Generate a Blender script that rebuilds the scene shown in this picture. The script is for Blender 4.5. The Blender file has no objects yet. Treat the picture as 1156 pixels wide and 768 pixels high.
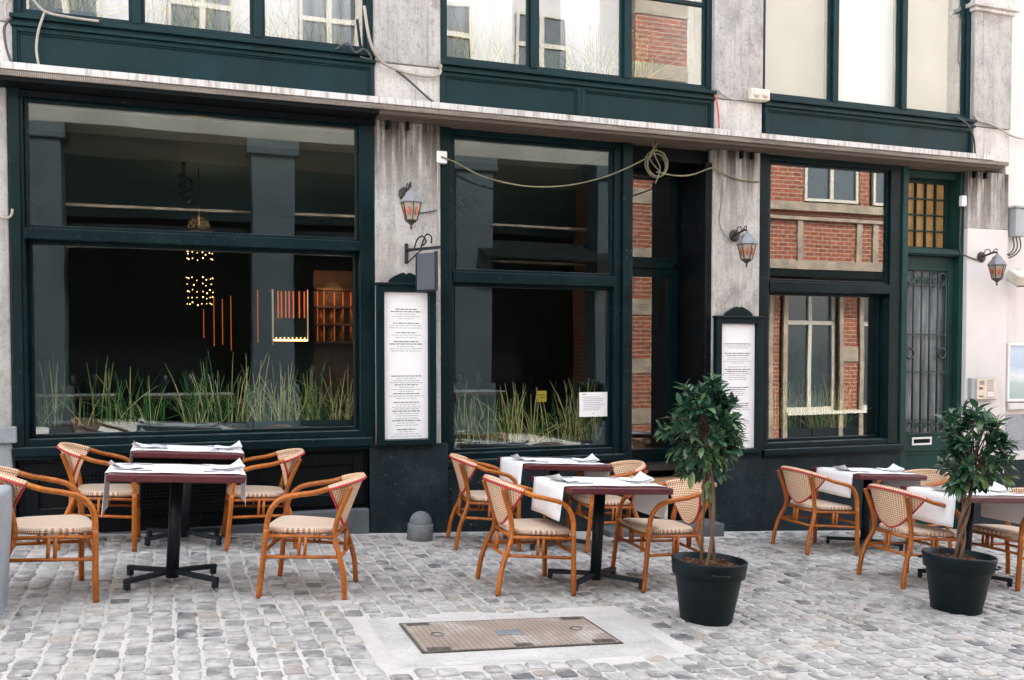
import bpy, math, random
from mathutils import Vector, Matrix
random.seed(7)
R = math.radians
PI = math.pi
scene = bpy.context.scene
col = scene.collection
EYE, SLOPE, DIST = 1.48, 0.06, 8.1
TILT = math.atan(SLOPE)
def gz(x): return -SLOPE * x          # the street falls to the right

# ------------------------------------------------------------------ mesh builder
class MB:
    def __init__(s):
        s.v = []; s.f = []; s.mi = []; s.sm = []; s.uv = {}; s.tone = {}
    def add(s, vs, fs, m=0, smooth=False, uvs=None, tone=None):
        b = len(s.v); s.v.extend([tuple(p) for p in vs])
        for k, f in enumerate(fs):
            i = len(s.f); s.f.append([b + a for a in f]); s.mi.append(m); s.sm.append(smooth)
            if uvs: s.uv[i] = uvs[k]
            if tone is not None: s.tone[i] = tone
        return s
    def box(s, x0, x1, y0, y1, z0, z1, m=0, tone=None):
        v = [(x0,y0,z0),(x1,y0,z0),(x1,y1,z0),(x0,y1,z0),(x0,y0,z1),(x1,y0,z1),(x1,y1,z1),(x0,y1,z1)]
        f = [(0,3,2,1),(4,5,6,7),(0,1,5,4),(1,2,6,5),(2,3,7,6),(3,0,4,7)]
        return s.add(v, f, m, tone=tone)
    def tube(s, pts, r, seg=8, m=0, closed=False, caps=True, tone=None, smooth=True):
        pts = [Vector(p) for p in pts]; n = len(pts)
        rad = r if isinstance(r, (list, tuple)) else [r] * n
        T = []
        for i in range(n):
            a = pts[(i-1) % n] if (closed or i > 0) else pts[i]
            b = pts[(i+1) % n] if (closed or i < n-1) else pts[i]
            t = (b - a); T.append(t.normalized() if t.length > 1e-9 else Vector((0,0,1)))
        u = T[0].orthogonal().normalized(); vs = []; fs = []
        for i in range(n):
            u = (u - T[i] * u.dot(T[i]))
            u = u.normalized() if u.length > 1e-6 else T[i].orthogonal().normalized()
            w = T[i].cross(u)
            for k in range(seg):
                a = 2*PI*k/seg
                vs.append(pts[i] + (u*math.cos(a) + w*math.sin(a)) * rad[i])
        for i in range(n if closed else n-1):
            j = (i+1) % n
            for k in range(seg):
                l = (k+1) % seg
                fs.append((i*seg+k, i*seg+l, j*seg+l, j*seg+k))
        if not closed and caps:
            fs.append(tuple(range(seg-1, -1, -1))); fs.append(tuple((n-1)*seg+k for k in range(seg)))
        return s.add(vs, fs, m, smooth, tone=tone)
    def lathe(s, prof, c=(0,0,0), seg=24, m=0, smooth=True, sx=1, sy=1, tone=None):
        vs = []; fs = []; n = len(prof)
        for r_, z in prof:
            for k in range(seg):
                a = 2*PI*k/seg + (PI/seg)
                vs.append((c[0]+sx*r_*math.cos(a), c[1]+sy*r_*math.sin(a), c[2]+z))
        for i in range(n-1):
            for k in range(seg):
                l = (k+1) % seg
                fs.append((i*seg+k, i*seg+l, (i+1)*seg+l, (i+1)*seg+k))
        if prof[0][0] > 1e-4: fs.append(tuple(range(seg-1,-1,-1)))
        if prof[-1][0] > 1e-4: fs.append(tuple((n-1)*seg+k for k in range(seg)))
        return s.add(vs, fs, m, smooth, tone=tone)
    def ball(s, c, r, m=0, seg=8, rings=5, tone=None):
        prof = [(r*math.sin(PI*i/rings), -r*math.cos(PI*i/rings)) for i in range(rings+1)]
        prof[0] = (1e-5, -r); prof[-1] = (1e-5, r)
        return s.lathe(prof, c, seg, m, True, tone=tone)
    def prism(s, poly, y0, y1, m=0):           # polygon in x,z extruded along y (anticlockwise seen from -y)
        n = len(poly)
        vs = [(x,y0,z) for x,z in poly] + [(x,y1,z) for x,z in poly]
        fs = [tuple(range(n)), tuple(range(2*n-1, n-1, -1))]
        for i in range(n):
            j = (i+1) % n; fs.append((j, i, n+i, n+j))
        return s.add(vs, fs, m)
    def frame(s, x0, x1, z0, z1, w, y0, y1, m=0, wb=None, wt=None, wr=None):     # rectangular ring in the x,z plane
        wb = w if wb is None else wb; wt = w if wt is None else wt; wr = w if wr is None else wr
        s.box(x0, x0+w, y0, y1, z0, z1, m); s.box(x1-wr, x1, y0, y1, z0, z1, m)
        s.box(x0+w, x1-wr, y0+.001, y1, z0, z0+wb, m); s.box(x0+w, x1-wr, y0+.001, y1, z1-wt, z1, m)
        return s
    def build(s, name, mats, parent=None, bevel=0, loc=None, seg=2):
        me = bpy.data.meshes.new(name); me.from_pydata(s.v, [], s.f)
        if not isinstance(mats, (list, tuple)): mats = [mats]
        for mm in mats: me.materials.append(mm)
        me.polygons.foreach_set('material_index', s.mi)
        me.polygons.foreach_set('use_smooth', s.sm)
        if s.uv:
            L = me.uv_layers.new(name='UVMap')
            for p in me.polygons:
                u = s.uv.get(p.index)
                if u:
                    for k, li in enumerate(p.loop_indices): L.data[li].uv = u[k]
        if s.tone:
            A = me.attributes.new('tone', 'FLOAT', 'FACE')
            vals = [s.tone.get(i, .5) for i in range(len(s.f))]
            A.data.foreach_set('value', vals)
        me.update()
        o = bpy.data.objects.new(name, me); col.objects.link(o)
        if parent: o.parent = parent
        if loc: o.location = loc
        if bevel:
            b = o.modifiers.new('bevel', 'BEVEL'); b.width = bevel; b.segments = seg; b.limit_method = 'ANGLE'; b.angle_limit = R(40)
            b.harden_normals = False
        return o

def catmull(pts, n=6):
    P = [Vector(p) for p in pts]; out = []
    for i in range(len(P)-1):
        p0 = P[max(i-1,0)]; p1 = P[i]; p2 = P[i+1]; p3 = P[min(i+2,len(P)-1)]
        for k in range(n):
            t = k/n
            out.append(.5*((2*p1)+(p2-p0)*t+(2*p0-5*p1+4*p2-p3)*t*t+(3*p1-p0-3*p2+p3)*t**3))
    out.append(P[-1]); return out

def tag(o, label=None, cat=None, group=None, kind=None):
    if label: o['label'] = label
    if cat: o['category'] = cat
    if group: o['group'] = group
    if kind: o['kind'] = kind
    return o
def thing(name, label, cat, loc=(0,0,0), rz=0, group=None, tilt=False):
    o = bpy.data.objects.new(name, None); col.objects.link(o); o.empty_display_size = .1
    place(o, loc, rz, tilt); return tag(o, label, cat, group)
def place(o, loc, rz=0, tilt=False):
    o.location = loc
    M = Matrix.Rotation(rz, 3, 'Z')
    if tilt: M = Matrix.Rotation(TILT, 3, 'Y') @ M
    o.rotation_euler = M.to_euler()
def on_street(o, x, y, rz=0, dz=0): place(o, (x, y, gz(x)+dz), rz, True)
def copy_tree(o, parent=None):
    c = o.copy(); col.objects.link(c)
    if parent: c.parent = parent
    for ch in list(o.children): copy_tree(ch, c)
    return c

# ------------------------------------------------------------------ materials
def newmat(name):
    m = bpy.data.materials.new(name); m.use_nodes = True
    nt = m.node_tree; b = nt.nodes['Principled BSDF']; return m, nt, b
def N(nt, t, **kw):
    n = nt.nodes.new(t)
    for k, v in kw.items():
        if k.startswith('i_'):
            key = k[2:]; n.inputs[int(key) if key.isdigit() else key.replace('_',' ')].default_value = v
        else: setattr(n, k, v)
    return n
def coords(nt, scale=(1,1,1), kind='Object'):
    t = N(nt, 'ShaderNodeTexCoord'); mp = N(nt, 'ShaderNodeMapping'); mp.inputs['Scale'].default_value = scale
    nt.links.new(t.outputs[kind], mp.inputs['Vector']); return mp.outputs['Vector']
def noise(nt, vec, scale, detail=4, rough=.55):
    n = N(nt, 'ShaderNodeTexNoise'); n.inputs['Scale'].default_value = scale; n.inputs['Detail'].default_value = detail; n.inputs['Roughness'].default_value = rough
    nt.links.new(vec, n.inputs['Vector']); return n.outputs['Fac']
def ramp(nt, fac, stops):
    r = N(nt, 'ShaderNodeValToRGB'); e = r.color_ramp.elements
    while len(e) < len(stops): e.new(.5)
    for k, (p, c) in enumerate(stops):
        e[k].position = p; e[k].color = (*c, 1) if len(c) == 3 else c
    nt.links.new(fac, r.inputs['Fac']); return r.outputs['Color']
def mixc(nt, fac, a, b, mode='MIX'):
    m = N(nt, 'ShaderNodeMix', data_type='RGBA', blend_type=mode)
    for s, v in ((0, fac), (6, a), (7, b)):
        if hasattr(v, 'is_output') or hasattr(v, 'links'): nt.links.new(v, m.inputs[s])
        else: m.inputs[s].default_value = v if s == 0 else ((*v, 1) if len(v) == 3 else v)
    return m.outputs[2]
def bump(nt, b, h, strength=.3, dist=.01):
    n = N(nt, 'ShaderNodeBump'); n.inputs['Strength'].default_value = strength; n.inputs['Distance'].default_value = dist
    nt.links.new(h, n.inputs['Height']); nt.links.new(n.outputs['Normal'], b.inputs['Normal'])
def simple(name, c, rough=.5, metal=0, var=.25, scale=6, bmp=0, spec=.5, vec_scale=(1,1,1), bscale=None, rvar=.1):
    m, nt, b = newmat(name)
    v = coords(nt, vec_scale); f = noise(nt, v, scale)
    lo = tuple(x*(1-var) for x in c); hi = tuple(min(1, x*(1+var)) for x in c)
    nt.links.new(ramp(nt, f, [(.3, lo), (.7, hi)]), b.inputs['Base Color'])
    rr = N(nt, 'ShaderNodeMapRange'); rr.inputs['To Min'].default_value = max(0, rough-rvar); rr.inputs['To Max'].default_value = min(1, rough+rvar)
    nt.links.new(f, rr.inputs['Value']); nt.links.new(rr.outputs[0], b.inputs['Roughness'])
    b.inputs['Metallic'].default_value = metal; b.inputs['Specular IOR Level'].default_value = spec
    if bmp: bump(nt, b, noise(nt, v, bscale or scale*6, 5), bmp, .004)
    return m
def emit(name, c, s):
    m, nt, b = newmat(name); b.inputs['Base Color'].default_value = (*c, 1)
    b.inputs['Emission Color'].default_value = (*c, 1); b.inputs['Emission Strength'].default_value = s; return m

def paint(name, c, rough=.33):
    m, nt, b = newmat(name)
    v = coords(nt); f = noise(nt, v, 2.3, 6, .65); g = noise(nt, v, 60, 3, .7)
    base = ramp(nt, f, [(.3, tuple(x*.7 for x in c)), (.7, tuple(x*1.35 for x in c))])
    drip = noise(nt, coords(nt, (14,14,.8)), 1.4, 6, .7)
    base = mixc(nt, ramp(nt, drip, [(.56, (0,0,0)), (.72, (.35,.35,.35))]), base, tuple(x*1.5+.008 for x in c))
    geo = N(nt, 'ShaderNodeNewGeometry'); sx = N(nt, 'ShaderNodeSeparateXYZ'); nt.links.new(geo.outputs['True Normal'], sx.inputs[0])
    up = N(nt, 'ShaderNodeMapRange'); up.inputs['From Min'].default_value = .5; up.inputs['From Max'].default_value = .95; up.inputs['To Max'].default_value = .5
    nt.links.new(sx.outputs[2], up.inputs['Value'])
    dm = N(nt, 'ShaderNodeMath', operation='MULTIPLY'); nt.links.new(up.outputs[0], dm.inputs[0]); nt.links.new(ramp(nt, noise(nt, v, 9, 6, .7), [(.35, (.2,.2,.2)), (.65, (1,1,1))]), dm.inputs[1])
    base = mixc(nt, dm.outputs[0], base, (.20,.21,.21))  # grey on upward faces: dust, with the light reflected by sills painted in too
    chips = ramp(nt, noise(nt, v, 30, 7, .78), [(.635, (0,0,0)), (.665, (1,1,1))])
    nt.links.new(mixc(nt, chips, base, (.13,.14,.14)), b.inputs['Base Color'])
    nt.links.new(ramp(nt, f, [(.3, (rough-.08,)*3), (.7, (rough+.16,)*3)]), b.inputs['Roughness'])
    b.inputs['Specular IOR Level'].default_value = .17
    bump(nt, b, g, .15, .002); return m
M_green = paint('dark_green_paint', (.0011,.0105,.0130))
M_green_skylit = paint('skylit_green_paint', (.0048,.0225,.0255), .4)  # lighter copy of the green: extra sky light on the upper front painted in
M_green2 = paint('green_door_paint', (.0095,.038,.034), .42)
M_black = paint('black_green_paint', (.0008,.0026,.004), .5)

def plinth_mat():
    m, nt, b = newmat('painted_plinth_stone')
    v = coords(nt); big = noise(nt, v, 1.6, 7, .65); mid = noise(nt, coords(nt, (1,1,.5)), 5.5, 7, .75); fine = noise(nt, v, 46, 6, .8)
    base = ramp(nt, big, [(.32, (.0025,.008,.0115)), (.55, (.010,.019,.024)), (.75, (.026,.038,.044))])
    pale = mixc(nt, ramp(nt, mid, [(.5, (0,0,0)), (.78, (.5,.5,.5))]), base, (.05,.06,.066))
    speck = ramp(nt, fine, [(.63, (0,0,0)), (.68, (1,1,1))])
    nt.links.new(mixc(nt, speck, pale, (.30,.31,.31)), b.inputs['Base Color']); b.inputs['Roughness'].default_value = .6; b.inputs['Specular IOR Level'].default_value = .17
    bump(nt, b, fine, .5, .006); return m
M_plinth = plinth_mat()

def stone_mat(name, c, streak=True, dark_top=None, patch=(.62,.60,.57), rough=.8, sa=.6):
    m, nt, b = newmat(name)
    v = coords(nt); big = noise(nt, v, 1.7, 7, .65); mid = noise(nt, coords(nt, (1,1,.45)), 4.5, 8, .72); fine = noise(nt, v, 34, 8, .8)
    base = ramp(nt, big, [(.3, tuple(x*.66 for x in c)), (.5, c), (.7, tuple(x*1.2 for x in c))])
    if streak:
        base = mixc(nt, ramp(nt, mid, [(.44, (0,0,0)), (.60, (sa,sa,sa))]), base, patch)
        wob = N(nt, 'ShaderNodeTexNoise'); wob.inputs['Scale'].default_value = 2.2; wob.inputs['Detail'].default_value = 5
        nt.links.new(v, wob.inputs['Vector'])
        add = N(nt, 'ShaderNodeVectorMath', operation='MULTIPLY_ADD'); nt.links.new(wob.outputs['Color'], add.inputs[0]); add.inputs[1].default_value = (.9,.9,.2)
        nt.links.new(coords(nt, (26,26,1.1)), add.inputs[2])
        st2 = noise(nt, add.outputs[0], 1.0, 8, .8)
        base = mixc(nt, ramp(nt, st2, [(.52, (0,0,0)), (.70, (.7,.7,.7))]), base, tuple(x*.36 for x in c))
        blot = noise(nt, coords(nt, (1,1,.7)), 2.6, 7, .7)
        base = mixc(nt, ramp(nt, blot, [(.56, (0,0,0)), (.70, (.55,.55,.55))]), base, (.13,.105,.085))
    if dark_top:            # rust-coloured drips running down from the ledge
        geo = N(nt, 'ShaderNodeTexCoord'); sx = N(nt, 'ShaderNodeSeparateXYZ'); nt.links.new(geo.outputs['Object'], sx.inputs[0])
        mr = N(nt, 'ShaderNodeMapRange'); mr.inputs['From Min'].default_value = dark_top[0]; mr.inputs['From Max'].default_value = dark_top[1]
        nt.links.new(sx.outputs[2], mr.inputs['Value'])
        mul = N(nt, 'ShaderNodeMath', operation='MULTIPLY'); nt.links.new(mr.outputs[0], mul.inputs[0])
        nt.links.new(ramp(nt, noise(nt, coords(nt, (8,8,.5)), 1.5, 6, .65), [(.38, (0,0,0)), (.54, (1,1,1))]), mul.inputs[1])
        base = mixc(nt, mul.outputs[0], base, (.04,.033,.025))
    sp = ramp(nt, fine, [(.36, (.45,.44,.43)), (.47, (1,1,1)), (.7, (1.08,1.08,1.08))])
    nt.links.new(mixc(nt, .75, base, sp, 'MULTIPLY'), b.inputs['Base Color']); b.inputs['Roughness'].default_value = rough
    bump(nt, b, fine, .45, .006); return m
M_pil = stone_mat('weathered_white_stone', (.37,.345,.315), dark_top=(2.75, 3.5))
M_uppil = stone_mat('weathered_grey_stone', (.34,.325,.305), patch=(.50,.475,.45))
M_bluestone = stone_mat('blue_grey_stone', (.30,.32,.34), streak=False)
M_darkstone = stone_mat('dark_blue_stone', (.10,.11,.12), streak=False)
M_guard = stone_mat('mottled_dark_stone', (.17,.18,.19), streak=False)
def render_mat(name, c):
    m, nt, b = newmat(name)
    v = coords(nt); big = noise(nt, v, .9, 6, .6); drip = noise(nt, coords(nt, (5,5,.5)), 1.3, 7, .7); fine = noise(nt, v, 70, 5, .7)
    base = ramp(nt, big, [(.3, tuple(x*.88 for x in c)), (.7, tuple(x*1.05 for x in c))])
    base = mixc(nt, ramp(nt, drip, [(.54, (0,0,0)), (.74, (.45,.45,.45))]), base, tuple(x*.6 for x in c))
    nt.links.new(base, b.inputs['Base Color']); b.inputs['Roughness'].default_value = .8
    bump(nt, b, fine, .2, .004); return m
M_whitewall = render_mat('white_render', (.68,.645,.615))
M_innerwhite = simple('inner_white_wall', (.72,.70,.68), .8, var=.06)
M_whitepil = render_mat('white_painted_stone', (.69,.66,.635))
def ledge_mat():
    m, nt, b = newmat('white_painted_ledge')
    v = coords(nt); st = noise(nt, coords(nt, (16,16,1.4)), 2.2, 6, .7); big = noise(nt, v, 1.8, 5)
    base = ramp(nt, big, [(.3, (.50,.48,.455)), (.7, (.66,.635,.61))])
    nt.links.new(mixc(nt, ramp(nt, st, [(.47, (0,0,0)), (.66, (.85,.85,.85))]), base, (.2,.165,.13)), b.inputs['Base Color']); b.inputs['Roughness'].default_value = .7
    bump(nt, b, st, .3, .004); return m
M_ledge = ledge_mat()
def slat_mat(name, a, c, axis=(0,1,0), scale=22):
    m, nt, b = newmat(name)
    w = N(nt, 'ShaderNodeTexWave', wave_type='BANDS', bands_direction='Y' if axis[1] else 'X'); w.inputs['Scale'].default_value = scale/6.283*2; w.inputs['Distortion'].default_value = .4
    nt.links.new(coords(nt), w.inputs['Vector'])
    f = noise(nt, coords(nt, (.6,6,6)), 3, 6, .7)
    base = ramp(nt, w.outputs['Fac'], [(.05, tuple(x*.35 for x in a)), (.3, a)])
    nt.links.new(mixc(nt, ramp(nt, f, [(.4,(0,0,0)),(.65,(1,1,1))]), base, c), b.inputs['Base Color']); b.inputs['Roughness'].default_value = .8
    bump(nt, b, w.outputs['Fac'], .6, .01); return m
M_soffit = slat_mat('slatted_soffit', (.17,.12,.085), (.06,.042,.03))
M_dentil = slat_mat('ribbed_fascia', (.33,.285,.245), (.13,.105,.085), (1,0,0), 70)

def glass_mat(name, base, ior, tint=(1,1,1), wav=.0025):
    m = bpy.data.materials.new(name); m.use_nodes = True; nt = m.node_tree
    nt.nodes.remove(nt.nodes['Principled BSDF']); out = nt.nodes['Material Output']
    tr = N(nt, 'ShaderNodeBsdfTransparent'); tr.inputs[0].default_value = (*tint, 1)
    gl = N(nt, 'ShaderNodeBsdfGlossy'); gl.inputs['Roughness'].default_value = .004; gl.inputs['Color'].default_value = (.96,.98,1,1)
    fr = N(nt, 'ShaderNodeFresnel'); ge = N(nt, 'ShaderNodeNewGeometry'); im = N(nt, 'ShaderNodeMapRange'); im.inputs['To Min'].default_value = ior; im.inputs['To Max'].default_value = 1/ior
    nt.links.new(ge.outputs['Backfacing'], im.inputs['Value']); nt.links.new(im.outputs[0], fr.inputs['IOR'])
    mr = N(nt, 'ShaderNodeMapRange'); mr.inputs['To Min'].default_value = base; mr.inputs['To Max'].default_value = 1
    nt.links.new(fr.outputs[0], mr.inputs['Value'])
    bn = N(nt, 'ShaderNodeBump'); bn.inputs['Strength'].default_value = 1; bn.inputs['Distance'].default_value = wav
    nt.links.new(noise(nt, coords(nt), .9, 1), bn.inputs['Height']); nt.links.new(bn.outputs[0], gl.inputs['Normal'])
    mx = N(nt, 'ShaderNodeMixShader'); nt.links.new(mr.outputs[0], mx.inputs[0]); nt.links.new(tr.outputs[0], mx.inputs[1]); nt.links.new(gl.outputs[0], mx.inputs[2])
    nt.links.new(mx.outputs[0], out.inputs['Surface']); return m
M_glass = glass_mat('window_glass', .05, 1.5, (.93,.97,.96), .0015)
M_glass_up = glass_mat('upper_window_glass', .09, 1.5, (.95,.96,.96), .004)
M_glass_coat = glass_mat('mirror_tinted_glass', .115, 1.5, (.9,.94,.93), .0007)

def bamboo_mat():
    m, nt, b = newmat('bent_cane')
    v = coords(nt); f = noise(nt, coords(nt, (1,1,.5)), 11, 5, .6); g = noise(nt, v, 70, 3)
    base = ramp(nt, f, [(.25, (.19,.048,.005)), (.5, (.37,.098,.008)), (.75, (.52,.165,.015))])
    oi = N(nt, 'ShaderNodeObjectInfo'); hv = N(nt, 'ShaderNodeHueSaturation'); mr = N(nt, 'ShaderNodeMapRange'); mr.inputs['To Min'].default_value = .78; mr.inputs['To Max'].default_value = 1.18
    nt.links.new(oi.outputs['Random'], mr.inputs['Value']); nt.links.new(mr.outputs[0], hv.inputs['Value'])
    nt.links.new(mixc(nt, ramp(nt, g, [(.36,(.6,.6,.6)),(.46,(0,0,0))]), base, (.12,.035,.01)), hv.inputs['Color']); nt.links.new(hv.outputs[0], b.inputs['Base Color'])
    b.inputs['Roughness'].default_value = .34; b.inputs['Specular IOR Level'].default_value = .35; b.inputs['Coat Weight'].default_value = .1; b.inputs['Coat Roughness'].default_value = .25
    bump(nt, b, g, .12, .002); return m
M_cane = bamboo_mat()
M_red = simple('red_piping', (.42,.018,.022), .4, var=.2, scale=40, bmp=.3, bscale=300)
def weave_mat(name, dark, light, scale, kind='UV'):
    m, nt, b = newmat(name)
    t = N(nt, 'ShaderNodeTexCoord'); mp = N(nt, 'ShaderNodeMapping'); mp.inputs['Rotation'].default_value = (0,0,R(45)); mp.inputs['Scale'].default_value = (scale,)*3
    nt.links.new(t.outputs[kind], mp.inputs['Vector'])
    ck = N(nt, 'ShaderNodeTexChecker'); ck.inputs['Scale'].default_value = 1; nt.links.new(mp.outputs[0], ck.inputs['Vector'])
    f = noise(nt, coords(nt), 16, 4)
    lt = ramp(nt, f, [(.3, tuple(x*.88 for x in light)), (.7, tuple(min(1,x*1.06) for x in light))])
    nt.links.new(mixc(nt, ck.outputs['Fac'], dark, lt), b.inputs['Base Color']); b.inputs['Roughness'].default_value = .5
    bump(nt, b, ck.outputs['Fac'], .35, .002); return m
M_weave = weave_mat('woven_back', (.44,.19,.10), (.80,.62,.42), 76)
M_seat = weave_mat('woven_seat', (.56,.39,.27), (.78,.66,.52), 100)
M_seatedge = weave_mat('woven_seat_edge', (.24,.09,.04), (.74,.60,.44), 150)
M_laminate = simple('oxblood_laminate', (.085,.011,.015), .3, var=.22, scale=9, spec=.5)
M_iron = simple('blue_black_iron', (.005,.009,.013), .45, var=.25, scale=8, bmp=.12, spec=.25)
M_foot = simple('steel_leveller', (.3,.3,.32), .35, metal=.9, var=.2)
M_paper = simple('white_paper', (.80,.79,.79), .75, var=.04, scale=5, bmp=.25, bscale=9)
M_napkin = simple('white_napkin', (.83,.82,.82), .85, var=.03, scale=12, bmp=.4, bscale=60)
M_steel = simple('polished_steel', (.42,.42,.43), .22, metal=1, var=.1)
M_pot = simple('anthracite_plastic', (.004,.0095,.0115), .5, var=.25, scale=4, bmp=.1, spec=.2)
M_soil = simple('bark_chips', (.11,.045,.022), .9, var=.7, scale=50, bmp=1)
M_bark = simple('grey_brown_bark', (.125,.07,.04), .8, var=.5, scale=14, vec_scale=(3,3,.5), bmp=.7, bscale=40)
def leaf_mat(name, stops, trans=.12):
    m, nt, b = newmat(name)
    a = N(nt, 'ShaderNodeAttribute'); a.attribute_name = 'tone'
    nt.links.new(ramp(nt, a.outputs['Fac'], stops), b.inputs['Base Color']); b.inputs['Roughness'].default_value = .27
    b.inputs['Transmission Weight'].default_value = 0; b.inputs['Specular IOR Level'].default_value = .55
    b.inputs['Subsurface Weight'].default_value = 0
    out = nt.nodes['Material Output']; tl = N(nt, 'ShaderNodeBsdfTranslucent'); mx = N(nt, 'ShaderNodeMixShader'); mx.inputs[0].default_value = trans
    nt.links.new(ramp(nt, a.outputs['Fac'], stops), tl.inputs[0]); nt.links.new(b.outputs[0], mx.inputs[1]); nt.links.new(tl.outputs[0], mx.inputs[2]); nt.links.new(mx.outputs[0], out.inputs['Surface'])
    return m
M_leaf = leaf_mat('laurel_leaf', [(0,(.009,.036,.022)),(.45,(.032,.092,.05)),(.7,(.065,.145,.072)),(.84,(.105,.19,.08)),(1,(.24,.31,.12))], .22)
M_reed = leaf_mat('reed_stalk', [(0,(.035,.12,.035)),(.4,(.11,.29,.08)),(.65,(.58,.52,.17)),(1,(.82,.70,.38))], .3)
M_cast = None
def manhole_mat():
    m, nt, b = newmat('rusty_cast_iron')
    v = coords(nt); w = N(nt, 'ShaderNodeTexChecker'); w.inputs['Scale'].default_value = 44
    mp = N(nt, 'ShaderNodeMapping'); mp.inputs['Rotation'].default_value = (0,0,R(45)); nt.links.new(v, mp.inputs['Vector']); nt.links.new(mp.outputs[0], w.inputs['Vector'])
    f = noise(nt, v, 3.2, 5, .6)
    hi = ramp(nt, f, [(.35, (.30,.235,.185)), (.55, (.37,.30,.25)), (.66, (.52,.47,.42))])
    nt.links.new(mixc(nt, w.outputs['Fac'], mixc(nt, .55, (.13,.095,.07), hi), hi), b.inputs['Base Color']); b.inputs['Roughness'].default_value = .6; b.inputs['Metallic'].default_value = .25
    bump(nt, b, w.outputs['Fac'], .7, .004); return m
M_cast = manhole_mat()
M_castflat = simple('cast_iron_flat', (.10,.085,.075), .5, metal=.3, var=.5, scale=30, bmp=.3)
def concrete_mat():
    m, nt, b = newmat('stained_concrete')
    v = coords(nt); big = noise(nt, v, 2.4, 8, .7); fine = noise(nt, v, 60, 7, .8)
    vo = N(nt, 'ShaderNodeTexVoronoi', feature='DISTANCE_TO_EDGE'); vo.inputs['Scale'].default_value = 1.5; nt.links.new(v, vo.inputs['Vector'])
    base = ramp(nt, big, [(.3,(.31,.29,.27)),(.5,(.43,.405,.38)),(.7,(.52,.495,.47))])
    base = mixc(nt, ramp(nt, vo.outputs['Distance'], [(.0,(.16,.16,.16)),(.012,(0,0,0))]), base, (.2,.18,.16))
    nt.links.new(mixc(nt, .7, base, ramp(nt, fine, [(.34,(.5,.49,.48)),(.5,(1,1,1))]), 'MULTIPLY'), b.inputs['Base Color']); b.inputs['Roughness'].default_value = .9
    bump(nt, b, fine, .5, .004); return m
M_concrete = concrete_mat()
def cobble_mat():
    m, nt, b = newmat('worn_granite_setts')
    a = N(nt, 'ShaderNodeAttribute'); a.attribute_name = 'tone'
    v = coords(nt)
    base = ramp(nt, a.outputs['Fac'], [(0,(.10,.10,.105)),(.18,(.155,.15,.143)),(.5,(.265,.255,.24)),(.8,(.38,.362,.34)),(.92,(.36,.31,.265)),(1,(.25,.22,.19))])
    f = noise(nt, v, 26, 9, .8); g = noise(nt, v, 9, 4, .6)
    c = mixc(nt, .8, base, ramp(nt, f, [(.34,(.22,.22,.23)),(.47,(.95,.95,.95)),(.62,(1.15,1.15,1.15))]), 'MULTIPLY')
    dust = mixc(nt, ramp(nt, g, [(.46,(0,0,0)),(.66,(.85,.85,.85))]), c, (.47,.44,.41))
    nt.links.new(dust, b.inputs['Base Color'])
    nt.links.new(ramp(nt, g, [(.3,(.42,)*3),(.7,(.75,)*3)]), b.inputs['Roughness'])
    bump(nt, b, f, .8, .006); return m
M_cobble = cobble_mat()
def sand_mat():
    m, nt, b = newmat('sandy_joint_mortar')
    v = coords(nt); f = noise(nt, v, 45, 8, .75); g = noise(nt, v, 1.1, 5)
    base = ramp(nt, g, [(.3,(.43,.40,.37)),(.7,(.56,.525,.49))])
    nt.links.new(mixc(nt, .5, base, ramp(nt, f, [(.3,(.62,.6,.58)),(.6,(1,1,1))]), 'MULTIPLY'), b.inputs['Base Color']); b.inputs['Roughness'].default_value = .92
    bump(nt, b, f, .6, .005); return m
M_sand = sand_mat()
M_bronze = simple('dark_bronze', (.045,.038,.032), .45, metal=.5, var=.4, scale=20, bmp=.2)
M_pewter = simple('pale_grey_lantern_metal', (.22,.22,.225), .5, metal=.3, var=.15, scale=20)
M_milk = simple('milky_lantern_glass', (.33,.26,.20), .25, var=.2, scale=14)
M_amber = simple('amber_red_glass', (.42,.085,.02), .25, var=.3, scale=20)
M_slate = simple('slate_board', (.075,.078,.095), .7, var=.08, scale=5)
M_plastic = simple('cream_plastic', (.62,.57,.48), .55, var=.1)
M_whiteplastic = simple('white_plastic', (.74,.73,.71), .5, var=.06)
M_greyplastic = simple('grey_box_plastic', (.33,.34,.35), .55, var=.1)
M_cable_pale = simple('pale_cable', (.36,.32,.265), .6, var=.2)
M_cable_dark = simple('dark_cable', (.05,.052,.05), .55, var=.2)
M_cable_olive = simple('olive_cable', (.17,.155,.09), .55, var=.35)
M_cable_red = simple('red_cable', (.55,.06,.03), .5, var=.1)
M_ink = simple('printed_ink', (.09,.09,.095), .8, var=.1)
M_inkpale = simple('pale_printed_ink', (.36,.36,.37), .8, var=.1)
M_wood = simple('worn_wood', (.46,.27,.14), .7, var=.4, scale=5, vec_scale=(.4,6,6), bmp=.3)
M_brushed = simple('brushed_beige_metal', (.52,.46,.39), .4, metal=.5, var=.1)
M_bars = simple('grille_iron', (.008,.03,.029), .4, var=.2)
M_frost = None
def frosted():
    m, nt, b = newmat('dirty_frosted_glass')
    f = noise(nt, coords(nt, (5,1,.7)), 2.6, 6, .65)
    nt.links.new(ramp(nt, f, [(.3,(.05,.065,.07)),(.55,(.17,.20,.21)),(.8,(.42,.44,.45))]), b.inputs['Base Color']); b.inputs['Roughness'].default_value = .28; return m
M_frost = frosted()
def amberpane():
    m, nt, b = newmat('amber_transom_glass')
    f = noise(nt, coords(nt), 5, 3)
    nt.links.new(ramp(nt, f, [(.3,(.075,.042,.016)),(.7,(.21,.135,.06))]), b.inputs['Base Color']); b.inputs['Roughness'].default_value = .15
    b.inputs['Emission Color'].default_value = (.5,.26,.08,1); b.inputs['Emission Strength'].default_value = .05; return m
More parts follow.
